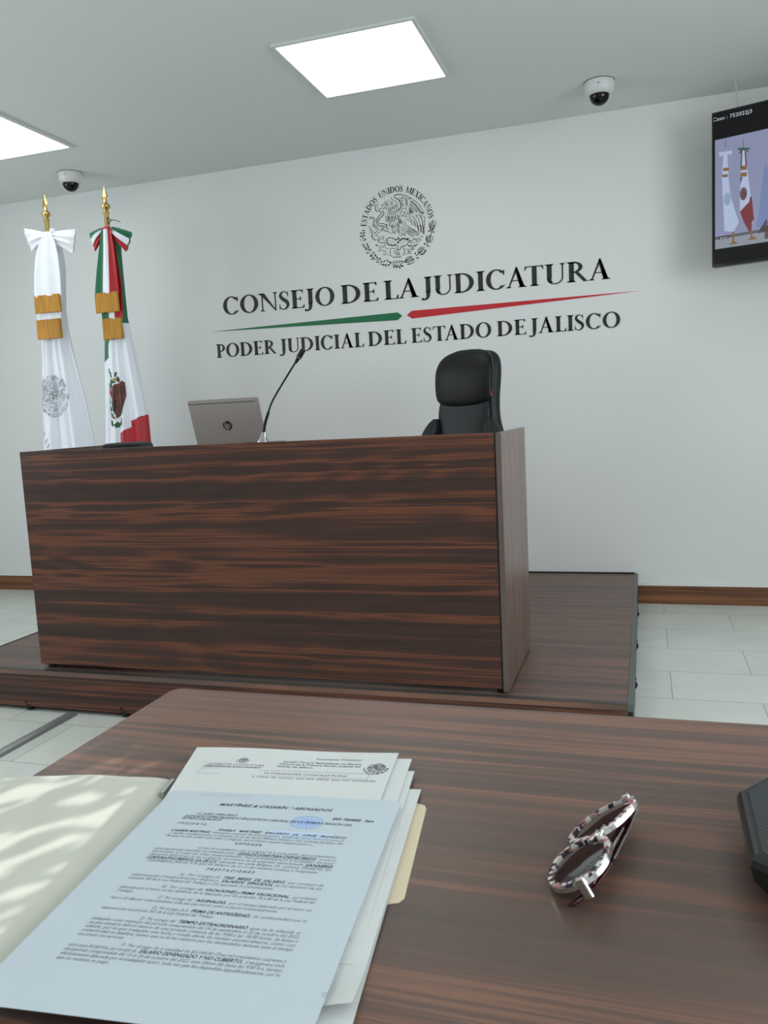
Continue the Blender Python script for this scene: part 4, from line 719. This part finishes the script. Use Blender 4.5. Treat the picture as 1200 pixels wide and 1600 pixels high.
pq(2, (.115, 2.268), (.135, 2.258), (.150, 2.258), (.173, 2.258), (.170, 2.264), (.145, 2.270), (.118, 2.274)); pq(2, (.131, 2.262), (.137, 2.262), (.134, 2.18), (.128, 2.18)); pq(3, (.146, 2.262), (.152, 2.258), (.157, 2.18), (.151, 2.18)); pq(3, (.120, 2.252), (.132, 2.262), (.128, 2.246)); pq(3, (.152, 2.262), (.165, 2.248), (.158, 2.244))
pq(4, (.128, 2.190), (.156, 2.188), (.156, 2.168), (.128, 2.171)); pq(4, (.129, 2.160), (.156, 2.157), (.156, 2.138), (.129, 2.141)); pq(2, (.128, 2.140), (.138, 2.138), (.128, 2.105))
pq(3, (.126, 1.982), (.150, 2.005), (.168, 2.020), (.170, 2.040), (.178, 2.045), (.189, 1.937), (.180, 1.925), (.178, 1.895), (.168, 1.883), (.145, 1.93))
pq(10, *[(.142+.016*cos(2*pi*k/16), 2.062+.030*sin(2*pi*k/16)) for k in range(16)]); pq(11, *[(.070+.016*cos(2*pi*k/16), 2.052+.030*sin(2*pi*k/16)) for k in range(16)])
lay[0] = .0002; pq(3, *[(.144+.006*cos(2*pi*k/16), 2.060+.014*sin(2*pi*k/16)) for k in range(16)])
pq(7, (.030, 1.868), (.076, 1.868), (.076, 1.884), (.030, 1.884)); lay[0] = .0001
text_bm(pm, [('Caso : 752022J3', .004, .178, 2.418-1.742, .024, 0, .0), ('Juez', .036, .070, 1.871-1.742, .013, 0, 0)], lambda p: (p[0], .0000, p[1]), 8)
obj('displayed_picture', pm, PICS, scr, smooth='keep')
b_ = NB(); box(b_, .42, .82, .0455, .060, .18, .54); obj('mount_plate', b_, m_black, t)
b_ = NB(); tube(b_, [(.62, .058, .36), (.80, .22, .36)], .018, 8); tube(b_, [(.80, .22, .36), (.72, .425, .36)], .018, 8); obj('mount_arm', b_, m_black, t)
for z0_, z1_ in ((.55, .566), (.625, .634)): obj('button', box(NB(), -.004, 0, .011, .030, z0_, z1_), m_alu, t)
tag(obj('cable', tube(NB(), smooth_path([(.425, 4.43, ZC-.002), (.431, 4.425, 2.57), (.436, 4.42, 2.50), (.440, 4.42, 2.465)], 5), .0035, 8), mat('pale_cable', (.46, .48, .46), .6), smooth=True), 'thin pale cable running from the ceiling to the television', 'cable')

# ------------------------------------------------------------------ floor cable cover
b_ = NB(); secs = [[(x, y, z) for x, z in ((-.028, .00010), (-.020, .007), (-.010, .009), (.010, .009), (.020, .007), (.028, .00010))] for y in (0, 4.2)]
loft(b_, secs); o = obj('cable_cover', b_, m_alu, smooth=True); o.location = (-2.168, -1.62, 0); o.rotation_euler = (0, 0, rad(.0))
tag(o, 'grey metal cable cover strip running across the pale floor', 'cable cover')

# ------------------------------------------------------------------ near table
TZ = .77
t = thing('table', 'dark walnut laminate table in the foreground', 'table', (.3, .57, 0))
o = obj('tabletop', NB_ := NB(), m_top, t) if False else None
b_ = NB(); q = rrect(1.80, .68, .014); extr(b_, [(x+.299-.3+.0, y+.578-.57, TZ-.025) for x, y in q], (0, 0, .025)); obj('tabletop', b_, m_top, t, bevel=.0015)
for x in (-.84, .82): obj('leg_panel', box(NB(), x, x+.02, -.30, .32, 0, TZ-.0255), m_deskv, t)
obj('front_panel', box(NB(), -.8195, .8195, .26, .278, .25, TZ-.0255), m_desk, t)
obj('edge_band', (lambda bm: (extr(bm, [(x*1.0008-.001, y*1.001+.008, TZ-.0245) for x, y in rrect(1.802, .682, .015)], (0, 0, .0215)), bm)[1])(NB()), m_trimg, t)

# ------------------------------------------------------------------ papers and folder on the table
def sheet(bm, TL, ang, W_, L_, z, zf=None, nx=14, ny=18, th=.00025, tp=0):
    """page with top-left corner TL, heading turned by ang degrees; zf(u,v) adds lift"""
    e1 = Vector((cos(rad(ang)), sin(rad(ang)))); e2 = Vector((e1.y, -e1.x)); G = []
    for s_ in (0, th):
        G.append([[bm.verts.new((TL[0]+e1.x*(W_*i/nx+tp*(1-i/nx)*min(1, 1.4*j/ny))+e2.x*L_*j/ny, TL[1]+e1.y*(W_*i/nx+tp*(1-i/nx)*min(1, 1.4*j/ny))+e2.y*L_*j/ny, z+s_+(zf(i/nx, j/ny) if zf else 0))) for i in range(nx+1)] for j in range(ny+1)])
    for j in range(ny):
        for i in range(nx):
            bm.faces.new((G[1][j][i], G[1][j+1][i], G[1][j+1][i+1], G[1][j][i+1])); bm.faces.new((G[0][j][i], G[0][j][i+1], G[0][j+1][i+1], G[0][j+1][i]))
    for i in range(nx):
        bm.faces.new((G[0][0][i], G[1][0][i], G[1][0][i+1], G[0][0][i+1])); bm.faces.new((G[0][ny][i], G[0][ny][i+1], G[1][ny][i+1], G[1][ny][i]))
    for j in range(ny):
        bm.faces.new((G[0][j][0], G[0][j+1][0], G[1][j+1][0], G[1][j][0])); bm.faces.new((G[0][j][nx], G[1][j][nx], G[1][j+1][nx], G[0][j+1][nx]))
def pagef(TL, ang, z, zf=None, W_=.216, L_=.2794):
    e1 = Vector((cos(rad(ang)), sin(rad(ang)))); e2 = Vector((e1.y, -e1.x))
    return lambda p: (TL[0]+e1.x*p[0]-e2.x*p[1], TL[1]+e1.y*p[0]-e2.y*p[1], z+.0006+(zf(p[0]/W_, -p[1]/L_) if zf else 0))
# folder: left cover open flat, right cover under the sheets with its tab
ft = thing('file_folder', 'open cream card folder lying under the document pages on the table', 'folder', (-.43, .52, TZ))
FT = Vector((-.440, .661)); FB = Vector((-.386, .386)); ax = (FB-FT).normalized(); px_ = Vector((-ax.y, ax.x))  # px_ to the right
if px_.x < 0: px_ = -px_
def card(pts, zf, n=1, th=.0005):
    bm = NB(); a = [bm.verts.new((x-(-.43), y-.52, zf(x, y)+.0002)) for x, y in pts]; c = [bm.verts.new((x+.43, y-.52, zf(x, y)+.0002+th)) for x, y in pts]; m_ = len(a)
    bm.faces.new(c); bm.faces.new(a[::-1])
    for i in range(m_): bm.faces.new((a[i], a[(i+1) % m_], c[(i+1) % m_], c[i]))
    return bm
lw = .238
def lf_(u, v):  # u to the left from fold 0..lw, v down along fold 0..1
    p = FT.lerp(FB, v)-px_*u; return p
bm = NB(); nu, nv = 24, 20; GG = []
for s_ in (0, .0005):
    g_ = []
    for j in range(nv+1):
        row = []
        for i in range(nu+1):
            u, v = lw*i/nu, j/nv
            r0 = .02; vv = v
            if u > lw-r0: d_ = r0-math.sqrt(max(0, r0*r0-(u-(lw-r0))**2)); vv = min(max(v, d_/.28), 1-d_/.28)
            p = lf_(u, vv); z = .004+.0045*sin(pi*min(1, u/.19))*(1-.3*v)+.0012*sin(9*u*10+v*3)*.4
            z += -.0035*(1-min(1, u/.012))
            row.append(bm.verts.new((p.x+.43, p.y-.52, z+s_)))
        g_.append(row)
    GG.append(g_)
for j in range(nv):
    for i in range(nu):
        bm.faces.new((GG[1][j][i], GG[1][j][i+1], GG[1][j+1][i+1], GG[1][j+1][i])); bm.faces.new((GG[0][j][i], GG[0][j+1][i], GG[0][j+1][i+1], GG[0][j][i+1]))
for a_, b2 in (([(0, i) for i in range(nu+1)]), 0), (([(nv, i) for i in range(nu+1)]), 0), (([(j, nu) for j in range(nv+1)]), 0), (([(j, 0) for j in range(nv+1)]), 0):
    for (j0, i0), (j1, i1) in zip(a_, a_[1:]): bm.faces.new((GG[0][j0][i0], GG[0][j1][i1], GG[1][j1][i1], GG[1][j0][i0]))
obj('front_cover', bm, m_manila, ft, smooth=True)
a8 = rad(7.8); e1 = Vector((cos(a8), sin(a8))); e2 = Vector((e1.y, -e1.x)); O_ = Vector((-.440, .661))
def RP(u, v): q_ = O_+e1*u+e2*v; return (q_.x, q_.y)
rc = [RP(0, 0), RP(.235, 0), RP(.235, .022), RP(.248, .028), RP(.250, .034), RP(.250, .168), RP(.247, .174), RP(.235, .178), RP(.235, .26), RP(.225, .285), (FB.x, FB.y)]
obj('back_cover', card(rc, lambda x, y: .0), m_manilat, ft)
fz = NB(); c0 = FT+ax*.004-px_*.002; tube(fz, [(c0.x+.43, c0.y-.52, .0050), (c0.x+.43+ax.x*.030, c0.y-.52+ax.y*.030, .0052)], .0028, 8); obj('fastener', fz, m_alu, ft, smooth=True)
# sheets, bottom to top
def page(TL, ang, z, label, m, zf=None, L_=.2794, group=None, tp=0):
    e = thing('document_page', label, 'paper', (TL[0], TL[1], z), group=group); bm = NB(); sheet(bm, (0, 0), ang, .216, L_, .0002, zf, tp=tp)
    o_ = obj('sheet', bm, m, e, smooth=True); return e
def TLof(TR, ang): return (TR[0]-.216*cos(rad(ang)), TR[1]-.216*sin(rad(ang)))
page(TLof((-.1985, .668), 7.4), 7.4, TZ+.0009, 'white page at the bottom of the document stack, its lower right corner sticking out', m_paper2, lambda u, v: .0005, L_=.272)
page(TLof((-.2000, .690), 6.9), 6.9, TZ+.0022, 'white page in the document stack with crumpled lower right corner', m_paper2, lambda u, v: .0012+(.005*max(0, u+v-1.88)/.12 if u+v > 1.88 else 0)+.002*v*u, L_=.285)
page(TLof((-.2150, .722), 7.8), 7.8, TZ+.0046, 'white page peeking out at the upper right edge of the document stack', m_paper2, lambda u, v: .0008)
page(TLof((-.2240, .745), 7.4), 7.4, TZ+.0062, 'white page directly under the conciliation sheet in the stack', m_paper2, lambda u, v: .0008)
hz = lambda u, v: .0014+.0010*sin(u*6.5)*max(0, .4-v)*2
HTL = (-.4535, .7245); HA = 6.9
hp_ = page(HTL, HA, TZ+.0080, 'white page headed CONSEJO DE LA JUDICATURA under the law firm letter', m_paper2, hz, tp=.030)
f_ = pagef((0, 0), HA, .0, hz)
bm = NB(); it = 0
text_bm(bm, [('CONSEJO DE LA JUDICATURA', .028, .088, -.0410, .0046, 0, 0), ('PODER JUDICIAL DEL ESTADO DE JALISCO', .026, .086, -.0462, .0036, 0, .0001),
             ('SE DESAHOGA CONCILIATORIA', .093, .176, -.0570, .0050, 0, 0), ('a ocho de marzo del año 2023 dos mil veintitrés.', .084, .206, -.0655, .0048, 0, 0)], f_, 0)
text_bm(bm, [('Expediente: 75/2022-J3', .136, .182, -.0205, .0046, 0, .0001), ('Juzgado Tercero Especializado en Materia', .104, .184, -.0300, .0050, 0, .00015),
             ('Laboral de la Primera Región Judicial del', .102, .184, -.0355, .0050, 0, .00015), ('Estado de Jalisco.', .101, .138, -.0410, .0050, 0, .00015)], f_, 1)
polys_to_bm(bm, [[(.028, -.0425), (.088, -.0425), (.088, -.0429), (.028, -.0429)]], f_, None, 1)
for a_ in ([(.026, -.0495), (.196, -.0495)], [(.196, -.0495), (.196, -.0610)], [(.196, -.0610), (.026, -.0610)], [(.026, -.0610), (.026, -.0495)]): polys_to_bm(bm, ribbon2(a_, .0004), f_, None, 1)
polys_to_bm(bm, [[(.062+p[0]*.030, -.0290+p[1]*.030) for p in q] for q in emblem_polys(minw=.008)], f_, None, 1)
polys_to_bm(bm, [[(.2+p[0]*.055, -.0360+p[1]*.062) for p in q] for q in emblem_polys(minw=.007)], f_, None, 0)
obj('printed_text', bm, [m_ink, m_inkl], hp_, smooth='keep')
# top letter
PTL = (-.422, .628); PA = 5.8
pz = lambda u, v: .0006+.0006*sin(3*u+2*v)
lp = page(PTL, PA, TZ+.0100, 'bluish white letter headed ABOGADOS on top of the document stack', m_paper, pz)
f_ = pagef((0, 0), PA, 0, pz)
mm = .001; SZ_ = .0046; SH = .35
def ln(s, x0, x1, y, size=SZ_, b_=0, sh=SH): return (s, x0*mm, x1*mm, -y*mm, size, sh, b_)
dark = [ln('MARTÍNEZ & CASARÍN * ABOGADOS', 55.8, 160.5, 25.5, .0062, .00016), ln('C. JUEZ TERCERO', 43, 80, 42.8, .0044, .00006), ln('JUZGADO ESPECIALIZADO EN JUSTICIA LABORAL DE LA PRIMERA REGIÓN DEL', 33, 183.4, 47.6, .0046, .00006),
        ln('ESTADO DE JALISCO', 33, 69.5, 51.8, .0046, .00006), ln('P R E S E N T E .', 33, 60.5, 60.5, .0046, .00006), ln('EXP. 752/2022   3ero', 163.9, 200, 39, .0048, .0002),
        ln('ÁNGELA   MARTÍNEZ   GALLARDO   y/o   JORGE   FRANCISCO', 72.6, 183.3, 68, .0046, .00009), ln('CASARÍN MARTÍNEZ,', 33, 68, 72.4, .0046, .00009), ln('E X P O N E R:', 95.8, 119, 87.2, .0046, .00009),
        ln('OSVALDO JONATHAN CHÁVEZ BRAVO', 104, 168, 101.3, .0046, .00010), ln('SANABRIA', 162, 183.4, 110, .0046, .00010), ln('CORPORATIVO MÉDICO, S.A. DE C.V.', 33, 92, 114.4, .0046, .00010),
        ln('P R E S T A C I O N E S:', 88, 127, 125.3, .0046, .00009), ln('TRES  MESES  DE  SALARIO,', 106, 154, 134.6, .0046, .00010), ln('SALARIOS  VENCIDOS,', 106, 146, 139, .0046, .00010),
        ln('VACACIONES y PRIMA VACACIONAL,', 99, 163, 151.3, .0046, .00010), ln('AGUINALDO,', 97, 120, 164.4, .0046, .00010), ln('PRIMA DE ANTIGÜEDAD,', 99, 143, 176.6, .0046, .00010),
        ln('TIEMPO EXTRAORDINARIO', 96, 146, 189.2, .0046, .00010), ln('SALARIO DEVENGADO Y NO CUBIERTO,', 84, 155, 222, .0046, .00010)]
lite = [ln('mexicanos mayores de edad abogados, señalando como domicilio para oír', 70, 183.4, 72.4), ln('y recibir notificaciones, el ubicado en la de Santa Mónica número 123, colonia Jardines del', 33, 183.4, 76.8), ln('Bosque, en esta ciudad, ante usted C. Juzgado, con el debido respeto comparecemos a:', 33, 158.7, 81.2),
        ln('Como lo acreditamos con el original de la carta poder que acompañamos', 68.7, 183.3, 96.8), ln('como apoderados especiales del trabajador actor', 33, 102, 101.3), ln('con', 171, 183.4, 101.3), ln('domicilio el cual ha sido mencionado, nos presentamos a entablar formal', 33, 183.4, 105.7), ln('demanda laboral en la vía ordinaria, en contra de la empresa denominada', 33, 160, 110),
        ln('ubicada en calle Bélgica 35, colonia Moderna, en', 94, 183.4, 114.4), ln('Guadalajara, Jalisco, a la que se deberá de en ir de manera médica a hospitales.', 36, 174.8, 118.8),
        ln('A)  Por el pago de', 69.9, 103, 134.6), ln('por concepto de', 156, 183.4, 134.6), ln('indemnización Constitucional por despido y', 33, 104, 139), ln('en los términos de los', 148, 183.4, 139), ln('artículos 48 de la Ley Federal del Trabajo y 123, apartado A Constitucional.', 33, 148, 143.4),
        ln('B)  Por el pago de', 64.2, 97, 151.3), ln('por el tiempo', 165, 183.5, 151.3), ln('laborado por el actor, en los términos de lo dispuesto por los artículos 76 y 80 de la Ley Federal del', 33, 183.5, 155.6), ln('Trabajo.', 33, 46, 160),
        ln('C)  Por el pago del', 67.9, 95, 164.4), ln('por el tiempo laborado por el actor, en', 122, 183.4, 164.4), ln('base a 30 días por cada anualidad, toda vez que fue así como se pactó contractualmente.', 33, 160, 168.8),
        ln('D)  Por el pago de la', 69.7, 97, 176.6), ln('de conformidad con lo', 145, 183.8, 176.6), ln('dispuesto por el artículo 162 de la Ley Federal del Trabajo.', 33, 118, 181),
        ln('E)  Por el pago del', 67.4, 94, 189.2), ln('que se le adeuda al', 148, 183.6, 189.2), ln('trabajador actor respecto del periodo comprendido del 24 de septiembre al 22 de octubre del 2022,', 33, 183.6, 193.5), ln('ya que siempre laboró dentro de una jornada continua de las 9:00 a las 18:30 horas, de lunes a', 33, 183.6, 197.8), ln('sábado, por lo que trabajaba una hora y media diaria de tiempo extraordinario, como con', 33, 183.6, 202.1), ln('posterioridad se detallará, mismo que no le fue cubierto por los demandados durante todo el tiempo', 33, 183.6, 206.4), ln('que prestó sus servicios.', 33, 67, 210.7),
        ln('F)  Por el pago de la cantidad de $5,544.00 (Tres mil trescientos cuarenta y', 68.5, 183, 217.6), ln('cuatro pesos 00/100 M.N.), por concepto de', 33, 82, 222), ln('respecto', 157, 183, 222), ln('del periodo comprendido del 15 al 26 de octubre del 2022, este último día hasta las 9:00 hrs, tiempo', 33, 183, 226.3), ln('efectivamente laborado por el trabajador actor, toda vez que fue despedido injustificadamente, por lo', 33, 183, 230.6), ln('que se reclama su pago.', 33, 70, 234.9)]
bm = NB(); text_bm(bm, dark, f_, 0); text_bm(bm, lite, f_, 1)
polys_to_bm(bm, ribbon2([(.104, -.1022), (.168, -.1022)], .0003)+ribbon2([(.033, -.1153), (.092, -.1153)], .0003)+ribbon2([(.162, -.1109), (.183, -.1109)], .0003), f_, None, 0)
rd = random.Random(5)
polys_to_bm(bm, ribbon2([(.0285+.0013*k, -.0075+.0022*sin(k*1.9)+.0012*rd.random()) for k in range(40)], .0004), f_, None, 2)
obj('printed_text', bm, [m_ink, m_inkl, m_inkp], lp, smooth='keep')
bm = NB(); f2 = pagef((0, 0), PA, -.00006, pz)
for k in range(9):
    a = k*pi/9; polys_to_bm(bm, ribbon2([(.144-.0135*cos(a), -.0460-.0105*sin(a)), (.144+.0135*cos(a), -.0460+.0105*sin(a))], .0016), f2, None, 0)
polys_to_bm(bm, ringp(.144, -.046, .0145, .0112, 0, 360, tk=.0012, tn=.001), f2, None, 0)
for k in range(3): polys_to_bm(bm, [[(.116, -.0620-k*.0040), (.172, -.0620-k*.0040), (.172, -.0650-k*.0040), (.116, -.0650-k*.0040)]], f2, None, 1)
obj('ink_stamp', bm, [m_stamp, m_stampl], lp, smooth='keep')
bm = NB(); polys_to_bm(bm, ribbon2([(.2165, -.2400), (.2135, -.2400), (.2135, -.2425), (.2165, -.2425)], .0004)[:3], f_, None, 0)
obj('pen_mark', bm, m_inkl, lp, smooth='keep')

# ------------------------------------------------------------------ sunglasses
wv_ = Vector((.205, .979, 0)); th_ = rad(32); hv = Vector((.979, -.205, 0))
uv_ = hv*cos(th_)+Vector((0, 0, sin(th_))); nv_ = wv_.cross(uv_)
if nv_.z < 0: nv_ = -nv_
GM = Matrix((wv_, uv_, nv_)).transposed().to_4x4(); GM.translation = Vector((-.0425, .6100, TZ+.0175))
gt = thing('sunglasses', 'sunglasses with floral rims and dark lenses lying folded on the table', 'sunglasses', (0, 0, 0))
gt.matrix_world = GM
def lens_outline(side, off=0, n=40):
    o = []
    for k in range(n):
        a = 2*pi*k/n; c_, s_ = cos(a), sin(a)
        rx = .0287+off; ry = .0215+off
        x = rx*math.copysign(abs(c_)**.86, c_); y = ry*math.copysign(abs(s_)**.9, s_)
        y += .0035*(x/.028) if s_ > -.3 else .0035*(x/.028)*.6   # cat-eye lift outwards
        x -= .004*(-y/.022) if y < 0 else 0
        o.append((side*(.0345+x), y))
    return o
fr = NB(); tm = NB()
for s in (-1, 1):
    A_ = lens_outline(s, .0050); B_ = lens_outline(s, .0008); n = len(A_)
    bend = lambda x, z: z-.6*max(0, abs(x)-.012)**2*1.6
    for bm_, A2, B2, z0, z1 in ((fr, A_, B_, -.0020, .0016), (tm, lens_outline(s, .0056), lens_outline(s, .0049), -.0030, .0004)):
        loft(bm_, [[(x, y, bend(x, z)) for x, y in q_] for q_, z in ((A2, z0), (A2, z1), (B2, z1), (B2, z0), (A2, z0))], cap=False)
    ln_ = NB(); Bm = lens_outline(s, .0004); vs = [ln_.verts.new((x, y, bend(x, -.0002)+0)) for x, y in Bm]; c_ = ln_.verts.new((s*.0345, 0, .0012))
    for i in range(len(vs)): ln_.faces.new((vs[i], vs[(i+1) % len(vs)], c_))
    obj('lens', ln_, m_lens, gt, smooth=True)
obj('front_frame', fr, m_floral, gt, smooth=True); obj('metal_trim', tm, m_chrome, gt, smooth=True)
br = NB(); tube(br, smooth_path([(-.0090, .010, .0012), (-.004, .0125, .003), (.004, .0125, .003), (.0090, .010, .0012)], 5), .0017, 10); tube(br, smooth_path([(-.0080, .003, .0008), (-.003, .006, .002), (.003, .006, .002), (.0080, .003, .0008)], 5), .0014, 10); obj('bridge', br, m_chrome, gt, smooth=True)
for s in (-1, 1):
    hb = NB(); box(hb, s*.0670-.0025, s*.0670+.0025, .0085, .0155, -.0150, .0014); obj('hinge', hb, m_chrome, gt, bevel=.0015)
    dz = -.0090 if s < 0 else -.0140
    tp = NB(); pth = smooth_path([(s*.066, .0130, dz+.002), (s*.02, .0130, dz), (-s*.035, .0120, dz), (-s*.058, .006, dz), (-s*.066, -.004, dz-.001)], 6)
    secs = []
    for i, p in enumerate(pth):
        k = i/(len(pth)-1); hh_ = .0050-.0012*k if k < .7 else .0040; secs.append([(p.x, p.y+hh_*cos(a)*1.0, p.z+.0016*sin(a)) for a in [2*pi*j/12 for j in range(12)]])
    loft(tp, secs); tpo = obj('temple', tp, m_purple, gt, smooth=True)
    ch = NB(); tube(ch, [(s*.062, .0175, dz+.0018), (s*.02, .0182, dz+.0012), (-s*.02, .0178, dz+.0010)], .0011, 8); obj('metal_inlay', ch, m_chrome, tpo, smooth=True)
np_ = NB()
for s in (-1, 1): loft(np_, [[(s*(.0085+.0022*cos(a)), -.004+.006*sin(a), z) for a in [2*pi*j/12 for j in range(12)]] for z in (-.0045, -.0035)])
obj('nose_pad', np_, mat('clear_pad', (.5, .45, .45), .3), gt, smooth=True)

# ------------------------------------------------------------------ black perforated speaker at the right edge
sa = math.atan2(.102, .0155) # left side runs up the table
A0 = Vector((.0675, .6800)); B0 = Vector((.0665, .5790)); lft = (A0-B0).normalized(); rgt = Vector((lft.y, -lft.x))
e_up = Vector((.031, .041)).normalized()
SC = B0
t = thing('conference_speaker', 'black perforated conference speaker cut off at the right edge of the table', 'speaker', (SC.x, SC.y, TZ))
P_ = [Vector((0, 0)), A0-B0, (A0-B0)+e_up*.13, (A0-B0)+e_up*.13+Vector((.06, -.02)), Vector((.15, .01)), Vector((.13, -.045)), Vector((.02, -.014))]
def inset(pts, d):
    c = sum(pts, Vector((0, 0)))/len(pts); o = []
    n = len(pts)
    for i in range(n):
        a, b2, c2 = pts[i-1], pts[i], pts[(i+1) % n]; d1 = (b2-a).normalized(); d3 = (c2-b2).normalized(); n1 = Vector((d1.y, -d1.x)); n2 = Vector((d3.y, -d3.x)); m_ = (n1+n2).normalized(); o.append(b2+m_*d/max(.4, m_.dot(n1)))
    return o
def lay3(z, d): return [(p.x, p.y, z) for p in inset(P_, d)]
bm = NB(); loft(bm, [lay3(.004, .012), lay3(.014, .003), lay3(.026, 0), lay3(.031, .0010), lay3(.034, .0030), lay3(.035, .0055)]); obj('body', bm, mat('speaker_black', (.007, .010, .011), .35), t)
bm = NB(); loft(bm, [lay3(.0351, .0078), lay3(.0358, .0082)]); obj('grille', bm, m_perf, t)
bm = NB(); tube(bm, smooth_path([(.012, -.004, .026), (.04, -.016, .024), (.10, -.032, .024)], 5), .0035, 10); obj('chrome_edge', bm, mat('silver_edge', (.35, .38, .38), .25, .8), t, smooth=True)
for x, y in ((.03, .02), (.03, .10), (.12, .02), (.12, .12)): obj('rubber_foot', lathe(NB(), [(0, .00010), (.006, .00010), (.006, .0045), (0, .0045)], 14, (x, y, 0)), m_rubber, t)
